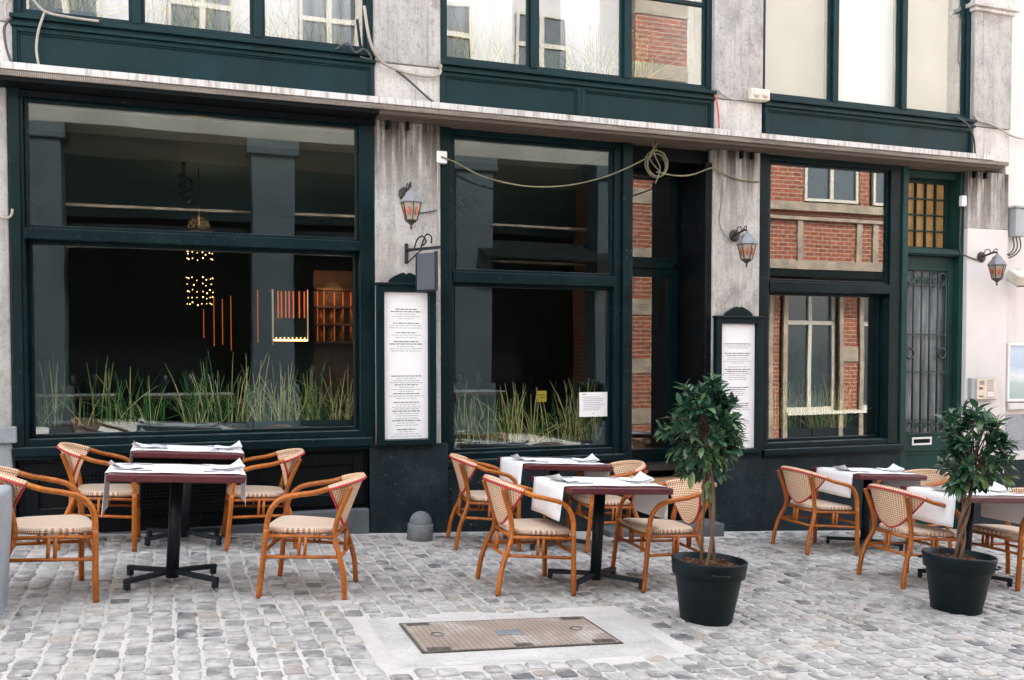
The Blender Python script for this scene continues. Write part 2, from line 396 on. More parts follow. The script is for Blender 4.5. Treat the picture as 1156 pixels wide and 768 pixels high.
M_amberpane = amberpane()
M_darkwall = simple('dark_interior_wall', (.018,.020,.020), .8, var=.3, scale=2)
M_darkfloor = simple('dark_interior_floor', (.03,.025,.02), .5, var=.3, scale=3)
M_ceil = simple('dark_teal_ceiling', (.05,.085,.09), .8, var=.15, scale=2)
M_paleceil = simple('cream_bulkhead', (.26,.25,.21), .8, var=.06)
M_blind = simple('white_blind', (.72,.71,.72), .8, var=.04, scale=2)
M_beigeblind = simple('beige_blind', (.46,.385,.32), .8, var=.06, scale=2)
M_planter = simple('dark_green_planter_box', (.012,.03,.034), .5, var=.2)
M_bulb = emit('warm_bulb', (1,.55,.2), 1.0)
M_neon = emit('orange_light_strip', (1,.20,.03), .06)
M_whitestrip = emit('white_light_strip', (1,.85,.7), .025)
M_lampglow = emit('lit_lamp', (1,.9,.75), 5)
M_bottle = simple('amber_bottle_glass', (.22,.09,.02), .15, var=.3)
M_yellow = simple('yellow_card', (.70,.50,.03), .6, var=.06)
M_cloth = simple('white_tablecloth', (.72,.72,.72), .8, var=.05)
M_darkwood = simple('dark_wood', (.09,.04,.02), .5, var=.3)

def brick_mat(name, c1, c2, mortar, bw=.24, bh=.09, ms=.012):
    m, nt, b = newmat(name)
    t = N(nt, 'ShaderNodeTexCoord'); s = N(nt, 'ShaderNodeSeparateXYZ'); cb = N(nt, 'ShaderNodeCombineXYZ')
    nt.links.new(t.outputs['Object'], s.inputs[0]); ad = N(nt, 'ShaderNodeMath', operation='ADD')
    nt.links.new(s.outputs[0], ad.inputs[0]); nt.links.new(s.outputs[1], ad.inputs[1])
    nt.links.new(ad.outputs[0], cb.inputs[0]); nt.links.new(s.outputs[2], cb.inputs[1])
    br = N(nt, 'ShaderNodeTexBrick'); br.inputs['Scale'].default_value = 1; br.inputs['Brick Width'].default_value = bw; br.inputs['Row Height'].default_value = bh; br.inputs['Mortar Size'].default_value = ms; br.inputs['Bias'].default_value = -.2
    br.inputs['Color1'].default_value = (*c1,1); br.inputs['Color2'].default_value = (*c2,1); br.inputs['Mortar'].default_value = (*mortar,1)
    nt.links.new(cb.outputs[0], br.inputs['Vector'])
    f = noise(nt, coords(nt), 7, 5)
    nt.links.new(mixc(nt, .6, br.outputs['Color'], ramp(nt, f, [(.3,(.42,.42,.42)),(.7,(1.2,1.15,1.1))]), 'MULTIPLY'), b.inputs['Base Color']); b.inputs['Roughness'].default_value = .85
    bump(nt, b, br.outputs['Fac'], -.4, .01); return m
M_brick = brick_mat('red_brick', (.27,.062,.025), (.16,.038,.018), (.30,.235,.175), .26, .10, .012)
M_trimstone = simple('pale_trim_stone', (.26,.205,.15), .8, var=.35, scale=3)
M_cream = simple('cream_window_paint', (.46,.42,.35), .6, var=.05)
M_opp = simple('pale_opposite_render', (.50,.48,.46), .85, var=.05, scale=1)
M_beigewall = simple('beige_opposite_wall', (.40,.35,.305), .85, var=.1, scale=.6)
M_oppteal = simple('teal_opposite_panel', (.035,.075,.08), .6, var=.35, scale=1.2)
M_lintel = simple('dull_arcade_lintel', (.17,.165,.14), .8, var=.3, scale=1)
M_oppdark = simple('dark_opposite_shopfront', (.004,.006,.007), .7, var=.3, spec=.1)
M_oppstone = stone_mat('dim_opposite_pillar', (.026,.040,.047), streak=False)
M_oppglass = simple('dark_opposite_glass', (.02,.03,.035), .08, var=.2, spec=.8)
M_poster = None
def poster_mat():
    m, nt, b = newmat('printed_landscape_poster')
    t = N(nt, 'ShaderNodeTexCoord'); s = N(nt, 'ShaderNodeSeparateXYZ'); nt.links.new(t.outputs['Generated'], s.inputs[0])
    f = noise(nt, coords(nt, (1,1,2.5)), 6, 6, .65)
    ad = N(nt, 'ShaderNodeMath', operation='MULTIPLY_ADD'); nt.links.new(f, ad.inputs[0]); ad.inputs[1].default_value = .35; nt.links.new(s.outputs[2], ad.inputs[2])
    nt.links.new(ramp(nt, ad.outputs[0], [(.2,(.28,.40,.36)),(.45,(.36,.48,.46)),(.62,(.62,.66,.68)),(.8,(.36,.48,.60)),(1,(.45,.55,.66))]), b.inputs['Base Color']); b.inputs['Roughness'].default_value = .3; return m
M_poster = poster_mat()

# ------------------------------------------------------------------ street
g = MB()
def street_sheet(mb, x0, x1, y0, y1, dz):
    mb.add([(x0,y0,gz(x0)+dz),(x1,y0,gz(x1)+dz),(x1,y1,gz(x1)+dz),(x0,y1,gz(x0)+dz)], [(0,1,2,3)])
street_sheet(g, -150, 150, -150, 150, 0)
tag(g.build('ground', M_sand), kind='structure')

MX0, MX1, MY0, MY1 = 1.15, 2.31, -3.48, -2.92          # manhole
CX0, CX1, CY0, CY1 = 0.99, 2.56, -3.68, -2.80          # its concrete bed
def sett(mb, cx, cy, w, d, tone):
    hw, hd = w/2, d/2; c = min(hw, hd)*.26
    base = [(-hw+c,-hd),(hw-c,-hd),(hw,-hd+c),(hw,hd-c),(hw-c,hd),(-hw+c,hd),(-hw,hd-c),(-hw,-hd+c)]
    base = [(x*random.uniform(.88,1.04), y*random.uniform(.87,1.04)) for x, y in base]
    a = random.uniform(-.07,.07); ca, sa = math.cos(a), math.sin(a)
    base = [(x*ca-y*sa, x*sa+y*ca) for x, y in base]
    h = random.uniform(.005,.015); tx, ty = random.uniform(-.02,.02), random.uniform(-.02,.02)
    vs = []
    for sc, z in ((1.0, -.014), (.985, h*.3), (.90, h*.85), (.6, h)):
        for x, y in base:
            X, Y = cx+x*sc, cy+y*sc
            vs.append((X, Y, gz(X)+z+(x*tx+y*ty)*sc))
    fs = []
    for r_ in range(3):
        for k in range(8):
            l = (k+1) % 8; fs.append((r_*8+k, r_*8+l, r_*8+8+l, r_*8+8+k))
    fs.append(tuple(24+k for k in range(8)))
    mb.add(vs, fs, 0, True, tone=tone)
cob = MB()
x = -5.0
while x < 12.0:
    w = random.uniform(.108,.132); y = -8.6 + random.uniform(-.1,0); drift = random.uniform(-.01,.01)
    while y < -.10:
        d = random.choice([random.uniform(.10,.13), random.uniform(.115,.15), random.uniform(.12,.14)])
        cx, cy = x + w/2 + random.uniform(-.008,.008) + .02*math.sin(y*1.3+x*.7), y + d/2
        bad = (CX0-w/2 < cx < CX1+w/2 and CY0-d/2 < cy < CY1+d/2) or (3.2 < cx < 5.15 and cy > -.42) or (1.78 < cx < 2.06 and cy > -.6)
        if not bad and cy + d/2 < -.04:
            t = random.gauss(.56,.17); t = min(.86, max(0, t))
            if random.random() < .05: t = random.uniform(.9,1)
            if random.random() < .05: t = random.uniform(.02,.2)
            sett(cob, cx, cy, w-.013, d-.014, t)
        y += d
    x += w
tag(cob.build('cobblestones', M_cobble), kind='structure')
bed = MB(); street_sheet(bed, CX0, CX1, CY0, CY1, .0012)
tag(bed.build('concrete_bed', M_concrete), kind='structure')

mh = thing('manhole_cover', 'rusty rectangular cast iron access cover set in sandy concrete', 'manhole cover', ((MX0+MX1)/2, (MY0+MY1)/2, gz((MX0+MX1)/2)+.003), tilt=True)
W2_, D2_ = (MX1-MX0)/2, (MY1-MY0)/2
b = MB().box(-W2_+.014, W2_-.014, -D2_+.014, D2_-.014, 0, .007); b.build('cover_plate', M_cast, mh)
b = MB().box(-W2_, -W2_+.01, -D2_, D2_, 0, .0055).box(W2_-.01, W2_, -D2_, D2_, 0, .0055).box(-W2_+.01, W2_-.01, -D2_, -D2_+.01, 0, .0053).box(-W2_+.01, W2_-.01, D2_-.01, D2_, 0, .0053); b.build('rim', M_castflat, mh)
MB().box(-.075, .075, -.05, .05, .007, .0095).build('centre_plate', M_guard, mh)
for sx, sy in ((-1,-1),(1,-1),(-1,1),(1,1)):
    MB().box(sx*(W2_-.10)-.065, sx*(W2_-.10)+.065, sy*(D2_-.045)-.026, sy*(D2_-.045)+.026, .007, .0092).build('corner_plate', M_castflat, mh)
MB().box(-.05, .05, -D2_+.02, -D2_+.07, .007, .0092).build('keyhole_plate', M_castflat, mh)
for sx in (-1, 1):
    MB().tube([(sx*.42+.035*math.cos(a*PI/6), .02+.035*math.sin(a*PI/6), .008) for a in range(12)], .004, 5, closed=True).build('lifting_ring', M_castflat, mh)

# dome-topped stone at the wall foot, granite post at the left edge
gs = thing('guard_stone', 'small grey dome-topped stone standing at the foot of the dark wall', 'bollard', tilt=True)
on_street(gs, 1.915, -.33)
MB().lathe([(.112,-.02),(.112,.135),(.104,.142)], seg=28).build('stone_base', M_guard, gs)
MB().lathe([(.098,.142),(.098,.15)]+[(.098*math.cos(a*PI/16), .15+.098*math.sin(a*PI/16)) for a in range(1,8)]+[(1e-4,.248)], seg=28).build('dome', M_guard, gs)
gp = MB(); gp.box(-.21, .21, -.21, .21, -.05, .70)
gpo = gp.build('granite_post', M_bluestone, bevel=.022, seg=3); on_street(gpo, -1.165, -2.46)
tag(gpo, 'pale grey square granite post cut off by the left picture edge', 'stone post')

# ------------------------------------------------------------------ restaurant building
HB = 10.4
bd = thing('restaurant_building', 'old restaurant front with dark green window frames and weathered stone piers', 'building', (0,0,0))
w = MB()
w.box(-6.0, -2.05, .02, .3, -1, HB)                           # wall to the left of the picture
w.box(-2.05, 8.93, .26, .36, 6.3, HB)                         # upper storey above the windows
w.box(-2.05, 8.93, .12, .36, 3.70, 4.02)                       # lintel band
w.box(-6.0, 8.93, 8.8, 9.0, -1, HB); w.box(-6.0, -5.8, .3, 8.8, -1, HB); w.box(8.8, 8.93, .36, 8.8, -1, HB)
w.build('wall', M_uppil, bd)
MB().box(-6.1, 9.0, -.25, 9.1, HB, HB+.2).build('roof', M_oppdark, bd)
M_stainwhite = stone_mat('stained_white_stone', (.52,.49,.455), patch=(.66,.63,.60), sa=.8)
# lower piers
pil_spec = [(-2.05,-1.27),(1.6,2.2),(5.03,5.59)]
for x0, x1 in pil_spec:
    MB().box(x0, x1, 0, .3, -.6, 3.56).build('pilaster', M_pil if x0 > -1 else M_uppil, bd, bevel=.012)
p4 = MB(); p4.box(8.33, 8.93, 0, .4, 2.92, 3.56, 0); p4.box(8.33, 8.93, -.004, .4, .12, 2.92, 1); p4.box(8.33, 8.93, -.012, .4, -1, .12, 2)
p4.build('pilaster', [M_pil, M_whitepil, M_plinth], bd, bevel=.008)
# upper piers
for k, (x0, x1) in enumerate(((-2.05,-1.22),(1.60,2.2),(5.03,5.6),(8.38,8.93))):
    u = MB(); u.box(x0+.0, x1, .0, .4, 3.68, 4.06, 1); u.box(x0, x1, -.012, .4, 4.064, 8.6, 0)
    if k == 3:
        u.box(x0-.03, x1+.03, -.04, .3, 5.34, 5.38, 1); u.box(x0-.06, x1+.06, -.07, .3, 5.382, 5.43, 1); u.box(x0-.02, x1+.02, -.03, .3, 5.432, 5.6, 1)
    u.build('upper_pilaster', [M_uppil, M_stainwhite], bd, bevel=.008)
# ledge
l = MB(); l.box(-2.3, 8.44, -.25, .02, 3.636, 3.69, 0); l.box(-2.3, 8.66, -.24, .018, 3.59, 3.632, 1)
l.build('ledge', [M_ledge, M_dentil], bd, bevel=.004)
MB().box(-2.3, 1.6, -.225, .14, 3.556, 3.588).build('soffit', M_oppdark, bd)
MB().box(1.6, 8.5, -.225, .14, 3.556, 3.588).build('soffit', M_soffit, bd)
for bx in (1.70, 1.88, 5.33, 5.46, 8.38, 8.54):
    MB().box(bx, bx+.02, -.05, 0, 3.48, 3.55).build('ledge_bracket', M_black, bd)
# painted plinth under the windows
pm = MB()
pm.box(1.54, 2.26, -.018, .0, -.6, .69, 0); pm.box(2.26, 4.15, .03, .3, -.6, .46, 0)
pm.box(5.02, 5.62, -.018, .0, -.8, .49, 0); pm.box(5.62, 7.42, .0, .3, -.8, .45, 0)
pm.build('plinth', M_plinth, bd, bevel=.006)
bp = MB(); bp.box(-1.25, 1.54, .06, .3, -.1, .66, 0); bp.frame(-1.2, 1.5, .16, .62, .10, .035, .06, 0); bp.box(-1.25, 1.54, -.03, .06, .0, .10, 1) if False else None
bp.build('stall_riser', M_black, bd, bevel=.006)
vg = MB()
for i in range(46): vg.box(-.85+i*.03, -.842+i*.03, .030, .036, .22, .52)
for i in range(11): vg.box(-.85, .52, .026, .031, .22+i*.03, .226+i*.03)
vg.build('vent_grille', M_iron, bd)
sb = MB(); sb.box(-1.25, .78, .0, .06, -.2, .04); sb.box(.79, 1.53, -.05, .06, -.2, .13); sb.build('stone_base', M_darkstone, bd, bevel=.012)

def fascia(x0, x1, mid=None):
    f = MB(); z0, z1 = 3.70, 4.03
    f.box(x0, x1, .0, .12, z0, z1)
    xs = [x0] + ([mid] if mid else []) + [x1]
    for a, c in zip(xs[:-1], xs[1:]): f.frame(a+.002, c-.002, z0, z1, .035, -.026, -.001)
    for a, c in zip(xs[:-1], xs[1:]): f.frame(a+.037, c-.037, z0+.035, z1-.035, .014, -.014, -.001)
    f.box(x0-.01, x1+.01, -.05, .12, 4.032, 4.058); f.box(x0, x1, -.03, .12, 4.06, 4.085); f.box(x0-.01, x1+.01, -.065, .14, 4.087, 4.118)
    f.build('fascia_panel', M_green_skylit, bd, bevel=.004)
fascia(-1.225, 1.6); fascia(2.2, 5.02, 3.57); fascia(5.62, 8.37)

def upper_window(x0, x1, mull, mats, bar=None):
    f = MB(); z0, z1 = 4.12, 6.28
    f.frame(x0, x1, z0, z1, .055, .04, .16)
    for mx in mull: f.box(mx-.035, mx+.035, .035, .155, z0+.05, z1-.05)
    fo = f.build('upper_window', M_green_skylit, bd, bevel=.005)
    xs = [x0+.055] + list(mull) + [x1-.055]
    for k, (a, c) in enumerate(zip(xs[:-1], xs[1:])):
        sh = MB(); sh.frame(a+(.036 if k else .002), c-(.036 if k < len(xs)-2 else .002), z0+.056, z1-.056, .026, .07, .11)
        if bar == k: sh.box(a+.036, c-.03, .068, .108, 4.98, 5.02)
        sh.build('sash', M_green_skylit, fo, bevel=.003)
        MB().box(a+.03, c-.03, .088, .094, z0+.06, z1-.06).build('pane', mats[k], fo)
    return fo
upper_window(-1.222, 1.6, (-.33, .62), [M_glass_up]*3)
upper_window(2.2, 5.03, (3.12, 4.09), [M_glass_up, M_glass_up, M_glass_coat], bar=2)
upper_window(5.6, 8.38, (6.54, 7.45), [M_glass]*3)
# upper rooms behind the glass
MB().box(-2.0, 8.8, .5, 8.7, 3.86, 3.98).build('interior_floor', M_darkfloor)['kind'] = 'structure'
MB().box(-2.0, 8.8, .4, 8.7, 6.3, 6.4).build('interior_ceiling', M_innerwhite)['kind'] = 'structure'
iw = MB().box(-2.0, 8.8, 3.4, 3.5, 3.98, 6.3).box(1.85, 1.95, .4, 3.4, 3.98, 6.3).box(5.25, 5.35, .4, 3.4, 3.98, 6.3)
tag(iw.build('interior_wall', M_innerwhite), kind='structure')
def blind(x0, x1, z0, m, label, y=.2):
    o = MB(); o.box(x0, x1, y, y+.004, z0, 6.2); o.lathe([(.012,0),(.012,x1-x0)], seg=8)
    for i in range(len(o.v)-16, len(o.v)):
        a = o.v[i]; o.v[i] = (x0+a[2], y+.002+a[0], z0+a[1])
    return tag(o.build('roller_blind', m), label, 'blind', 'blinds in the upper right window')
blind(5.68, 6.51, 4.14, M_beigeblind, 'beige roller blind behind the left pane of the upper right window')
blind(6.57, 7.42, 4.14, M_blind, 'bright white roller blind behind the centre pane of the upper right window', .19)
blind(7.48, 8.2, 4.16, M_beigeblind, 'beige roller blind behind the right pane beside the end pier', .2)
def curtain(x0, x1, label, y=.55):
    n = int((x1-x0)/.02); vs = []; fs = []
    for i in range(n+1):
        xx = x0+(x1-x0)*i/n; yy = y+.018*math.sin(i*.9)+.006*math.sin(i*2.3)
        vs += [(xx,yy,4.0),(xx,yy,6.25),]
    for i in range(n): fs.append((2*i,2*i+2,2*i+3,2*i+1))
    o = MB().add(vs, fs, 0, True)
    for i in range(len(vs)): pass
    ob = o.build('net_curtain', M_blind); s = ob.modifiers.new('thickness','SOLIDIFY'); s.thickness = .003
    return tag(ob, label, 'curtain', 'pale curtains in the upper windows')
curtain(-1.1, 1.5, 'long pale curtain behind the upper left window', .62)
curtain(2.25, 3.08, 'pale curtain behind the left pane of the upper centre window')
curtain(3.62, 4.05, 'narrow pale curtain at the right of the upper centre pane', .6)

# ------------------------------------------------------------------ ground floor windows
def shop_window(x0, x1, z0, z1, lj, rj, y0, zt0, zt1, deep, sill, up_glass, low_glass, m, bottom=.055, low_right=0):
    f = MB()
    f.box(x0, x0+lj, y0, y0+.26, z0, z1); f.box(x1-rj, x1, y0, y0+.26, z0, z1)
    a, c = x0+lj, x1-rj
    f.box(a, c, y0+.004, y0+.26, 3.50, z1)                       # head
    f.box(a, c, y0-.012, y0+.2, zt0, zt1)                         # transom
    f.box(a, c, y0+.006, y0+.26, z0, z0+bottom)                   # bottom rail
    f.frame(a+.001, c-.001, zt1+.001, 3.499, .028, y0+.03, y0+.085)          # upper bead
    f.frame(a+.001, c-low_right-.001, z0+bottom+.001, zt0-.001, .03, y0+deep-.03, y0+deep+.03)  # lower sash
    if low_right: f.box(c-low_right, c, y0+.02, y0+.25, z0+bottom+.001, zt0-.001)
    f.box(x0-.012, x0+lj-.025, y0-.022, y0-.001, z0, z1)                 # cover moulding
    fo = f.build('shop_window', m, bd, bevel=.005)
    MB().box(a+.012, c-.012, y0+.055, y0+.063, zt1+.012, 3.49).build('upper_pane', up_glass, fo)
    MB().box(a+.015, c-low_right-.015, y0+deep-.004, y0+deep+.004, z0+bottom+.014, zt0-.012).build('lower_pane', low_glass, fo)
    s = MB(); s.box(sill[0], sill[1], y0-.075, y0+.02, sill[2], sill[3]); s.box(sill[0]+.01, sill[1]-.01, y0-.035, y0+.02, sill[2]-.03, sill[2]-.001)
    s.build('sill', m, fo, bevel=.006)
    return fo
shop_window(-1.25, 1.595, .765, 3.56, .09, .13, .0, 2.40, 2.485, .15, (-1.27, 1.56, .69, .762), M_glass, M_glass, M_green)
shop_window(2.205, 4.04, .525, 3.56, .125, .075, .06, 2.155, 2.255, .10, (2.23, 4.06, .465, .522), M_glass, M_glass, M_green)
shop_window(5.595, 7.42, .515, 3.56, .125, .15, .02, 2.155, 2.255, .17, (5.63, 7.43, .45, .512), M_glass_coat, M_glass_coat, M_green, low_right=.0)
# black head board over the left window, post right of the middle one
MB().box(-1.25, 1.6, -.02, -.001, 3.50, 3.545).build('head_board', M_black, bd)
MB().box(4.041, 4.145, .02, .62, -.3, 3.545).build('door_post', M_green, bd, bevel=.006)
MB().box(4.145, 5.03, .10, .62, 3.42, 3.545).build('door_head', M_black, bd)
MB().box(4.955, 5.03, .02, .62, -.3, 3.42).build('door_return', M_black, bd, bevel=.004)
# recessed glazed entrance
f = MB(); f.frame(4.147, 4.953, 2.46, 3.418, .055, .55, .62); f.box(4.203, 4.897, .545, .615, 2.40, 2.459)
f.box(4.203, 4.35, .56, .61, .22, 2.398); f.box(4.835, 4.953, .56, .61, .22, 2.398); f.box(4.35, 4.835, .561, .609, .22, .5); f.box(4.35, 4.835, .561, .609, 2.31, 2.398)
f.box(4.147, 4.203, .55, .62, .22, 2.458)
ed = f.build('entrance_door', M_green, bd, bevel=.005)
MB().box(4.2, 4.9, .582, .588, 2.5, 3.38).build('transom_pane', M_glass, ed)
MB().box(4.34, 4.845, .582, .588, .49, 2.32).build('door_pane', M_glass, ed)
hd = MB(); hd.ball((4.26,.52,1.32), .028, seg=12, rings=8); hd.tube([(4.26,.55,1.32),(4.26,.53,1.32)], .012); hd.build('door_knob', M_whiteplastic, ed)
st = MB(); st.box(4.147, 4.953, .06, .62, -.5, .17, 0); st.box(4.147, 5.0, -.16, .55, .172, .215, 1); st.box(3.75, 5.0, -.30, .03, -.6, -.17, 2)
st.build('door_step', [M_black, M_wood, M_darkstone], bd, bevel=.008)

# green street door at the right
yd = .12
f = MB(); f.box(7.421, 7.495, .0, .40, -.9, 3.545); f.box(8.27, 8.329, .05, .40, -.9, 3.545)
f.box(7.495, 8.27, .06, .40, 2.60, 2.68); f.box(7.495, 8.27, .03, .12, 2.615, 2.655); f.box(7.495, 8.27, .1, .40, 3.47, 3.545)
sd = f.build('street_door', M_green2, bd, bevel=.005)
d = MB(); d.box(7.496, 7.555, yd, yd+.06, -.75, 2.598); d.box(8.17, 8.269, yd, yd+.06, -.75, 2.598); d.box(7.555, 8.17, yd+.001, yd+.06, 2.44, 2.598)
d.box(7.555, 8.17, yd+.001, yd+.06, .40, .61); d.box(7.555, 8.17, yd+.02, yd+.05, -.75, .40); d.frame(7.56, 8.165, -.6, .395, .03, yd+.008, yd+.03); d.frame(7.535, 8.19, .59, 2.46, .022, yd-.012, yd+.002)
d.build('door_leaf', M_green2, sd, bevel=.005)
MB().box(7.556, 8.169, yd+.035, yd+.045, .611, 2.439).build('glazing', M_frost, sd)
gr = MB(); yg = yd-.002
for k in range(6):
    xx = 7.575 + k*.115; gr.tube([(xx,yg,.62),(xx,yg,2.43)], .0115, 8)
for zz in (.76, 1.30, 1.72, 2.28): gr.box(7.555, 8.17, yg-.006, yg+.006, zz-.008, zz+.008)
def ring(mb, cx, cz, r_, t, y, n=16): mb.tube([(cx+r_*math.cos(a*2*PI/n), y, cz+r_*math.sin(a*2*PI/n)) for a in range(n)], t, 6, closed=True)
for cx in (7.633, 8.09):
    ring(gr, cx, 2.355, .058, .013, yg-.004, 20); ring(gr, cx, .685, .058, .013, yg-.004, 20); ring(gr, cx, 1.51, .055, .014, yg-.012, 20)
for k in range(4):
    ring(gr, 7.755+k*.072, 2.335, .027, .009, yg-.004, 12); ring(gr, 7.755+k*.072, .70, .027, .009, yg-.004, 12)
gr.build('grille', M_bars, sd)
ms = MB(); ms.frame(7.69, 7.97, .475, .565, .022, yd-.012, yd-.001); ms.build('mail_slot', M_whiteplastic, sd, bevel=.003)
MB().box(7.712, 7.948, yd-.006, yd-.002, .498, .543).build('slot_opening', M_oppdark, sd)
tw = MB(); tw.frame(7.496, 8.269, 2.682, 3.469, .035, .22, .28)
for k in range(1, 5): tw.box(7.531+k*.1406-.009, 7.531+k*.1406+.009, .225, .26, 2.717, 3.434)
for k in range(1, 4): tw.box(7.531, 8.234, .222, .257, 2.717+k*.18-.008, 2.717+k*.18+.008)
tw.build('transom_window', M_green2, sd, bevel=.003)
MB().box(7.53, 8.235, .262, .268, 2.71, 3.44).build('transom_glass', M_amberpane, sd)

# ------------------------------------------------------------------ dark dining room seen through the windows
def struct(mb, name, m): return tag(mb.build(name, m), kind='structure')
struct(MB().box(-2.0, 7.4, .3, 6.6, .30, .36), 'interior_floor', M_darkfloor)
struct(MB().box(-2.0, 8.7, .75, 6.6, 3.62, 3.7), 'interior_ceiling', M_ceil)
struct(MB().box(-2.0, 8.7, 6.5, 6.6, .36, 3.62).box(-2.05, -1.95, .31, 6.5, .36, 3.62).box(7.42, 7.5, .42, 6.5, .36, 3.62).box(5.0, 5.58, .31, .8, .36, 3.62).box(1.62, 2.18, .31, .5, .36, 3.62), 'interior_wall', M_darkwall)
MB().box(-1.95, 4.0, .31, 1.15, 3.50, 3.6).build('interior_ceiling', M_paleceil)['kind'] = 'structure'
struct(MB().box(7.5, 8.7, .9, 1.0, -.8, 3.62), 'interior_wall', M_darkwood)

def reeds(n, x0, x1, y0, y1, zb, hmin, hmax, clumps, yellow, seed, droop=.06):
    rng = random.Random(seed); mb = MB()
    cl = [(rng.uniform(x0,x1), rng.random()) for _ in range(clumps*2)]
    for i in range(n):
        c = rng.choice(cl); xx = min(x1, max(x0, rng.gauss(c[0], (x1-x0)/clumps*.28))); yy = rng.uniform(y0,y1)
        h = (hmin+(hmax-hmin)*rng.random()**2.0)*(.7+.3*c[1]); dx = rng.gauss((xx-c[0])*.5, droop); dy = rng.gauss(0, .02)
        if rng.random() < .10: dx *= 3.5; h *= .75
        p = [(xx,yy,zb),(xx+dx*.3,yy+dy*.3,zb+h*.4),(xx+dx*.65,yy+dy*.6,zb+h*.75),(xx+dx,yy+dy,zb+h)]
        t = (rng.uniform(.62,1) if rng.random() < (yellow if c[1] > .45 else yellow*.35) else rng.uniform(0,.5))
        r_ = rng.uniform(.003,.0055)
        mb.tube(p, [r_, r_, r_*.8, r_*.35], 4, caps=False, tone=t)
    return mb
def planter(x0, x1, y, zb, ztop, n, hmin, hmax, clumps, yellow, seed, label, group, droop=.08):
    L = (x1-x0); t = thing('reed_planter', label, 'planter', ((x0+x1)/2, y, zb), group=group)
    bx = MB(); bx.frame(-L/2, L/2, 0, ztop-zb, .012, -.085, .085); bx.v = bx.v[:0]; bx = MB()
    h = ztop-zb
    bx.box(-L/2, L/2, -.085, -.072, 0, h); bx.box(-L/2, L/2, .072, .085, 0, h); bx.box(-L/2, -L/2+.013, -.072, .072, 0, h); bx.box(L/2-.013, L/2, -.072, .072, 0, h); bx.box(-L/2+.013, L/2-.013, -.072, .072, h-.03, h-.02)
    bx.build('trough', M_planter, t)
    reeds(n, -L/2+.03, L/2-.03, -.05, .05, h-.02, hmin, hmax, clumps, yellow, seed, droop).build('reeds', M_reed, t)
    return t
G = 'reed planters inside the ground floor windows'
planter(-1.22, -.36, .40, .70, .90, 150, .24, .66, 6, .4, 1, 'dark trough of mostly green reeds at the left end of the biggest window', G)
planter(-.34, .56, .40, .70, .90, 200, .24, .70, 6, .5, 2, 'dark trough of tall dense reeds in the middle of the biggest window', G)
planter(.58, 1.46, .40, .70, .90, 200, .24, .66, 5, .8, 3, 'dark trough of yellowed reeds at the right end of the biggest window', G)
planter(2.36, 3.16, .36, .48, .64, 240, .3, .68, 5, .85, 4, 'trough of pale reeds at the left of the middle window', G, .08)
planter(3.18, 3.96, .36, .48, .64, 140, .3, .68, 5, .65, 5, 'trough of sparse reeds behind the paper notice', G, .09)
planter(5.78, 6.5, .42, .50, .68, 150, .35, .66, 4, .35, 6, 'trough of dark green reeds at the left of the right hand window', G)
planter(6.52, 7.25, .42, .50, .68, 230, .3, .64, 5, 1.0, 7, 'trough of straw coloured reeds at the right of the right hand window', G, .09)
G = 'grass planters inside the upper windows'
planter(-1.15, -.60, .30, 4.0, 4.28, 70, .25, .6, 4, .6, 11, 'dark green trough with dry grass at the far left of the upper left window', G, .1)
planter(-.28, .58, .34, 3.98, 4.12, 130, .35, .75, 6, .7, 12, 'trough of straggling grass behind the centre pane of the upper left window', G, .09)
planter(.68, 1.5, .34, 3.98, 4.12, 110, .35, .75, 5, .9, 13, 'trough of pale dry grass behind the right pane of the upper left window', G, .09)
planter(2.3, 3.08, .34, 3.98, 4.12, 130, .4, .8, 5, .95, 14, 'trough of bleached grass behind the left pane of the upper centre window', G, .09)
planter(3.18, 4.02, .34, 3.98, 4.12, 140, .35, .75, 5, .6, 15, 'trough of green and straw grass behind the middle pane of the upper centre window', G, .08)
planter(4.16, 4.62, .34, 3.98, 4.2, 130, .4, .75, 3, .95, 16, 'trough of bushy dry grass behind the brick-reflecting casement', G, .12)

# chandelier of little bulbs
ch = thing('chandelier', 'chandelier of hanging strings of tiny warm bulbs inside the biggest window', 'chandelier', (.18, 3.0, 3.6))
MB().tube([(0,0,0),(0,0,-.7)], .01).build('rod', M_bronze, ch)
MB().lathe([(.18,-.715),(.185,-.71),(.185,-.70),(.18,-.695)], seg=20).build('ring_plate', M_bronze, ch)
for k in range(8):
    a = 2*PI*k/8+.2; s = MB(); cx, cy = .17*math.cos(a), .17*math.sin(a)
    for j in range(11):
        if j in (4, 5) or random.random() < .2: continue
        s.ball((cx*.8+random.uniform(-.01,.01), cy*.8, -.80-j*.073+random.uniform(-.014,.014)), random.uniform(.0045,.0075) if (j+k) % 3 else .008, seg=6, rings=4)
    s.build('bulb_string', M_bulb, ch)
# shelves with lit strips
bs = thing('bar_shelf', 'back bar shelf lit by orange strips seen deep inside the biggest window', 'shelf', (1.85, 3.6, .36))
MB().box(-.3, .45, .1, .14, .0, 2.2).build('back_panel', M_darkwood, bs)
for z in (1.28, 1.5, 1.72, 1.94): MB().box(-.3, .45, -.12, .1, z, z+.025).build('shelf_board', M_darkwood, bs)
for k, xx in enumerate((-.26,-.18,-.05,.06,.16,.27,.38)): MB().box(xx, xx+.011, .085, .098, 1.31, 1.93).build('light_strip', M_neon, bs)
lm = thing('lit_mirror', 'framed mirror glowing with orange strips inside the biggest window', 'mirror', (1.22, 3.3, 1.66))
MB().box(-.2, .2, .03, .05, 0, .62).build('mirror_panel', M_oppglass, lm)
fr = MB(); fr.box(-.215, -.2, -.01, .05, 0, .62); fr.box(.2, .21, -.01, .05, 0, .62); fr.build('frame', M_whitestrip, lm)
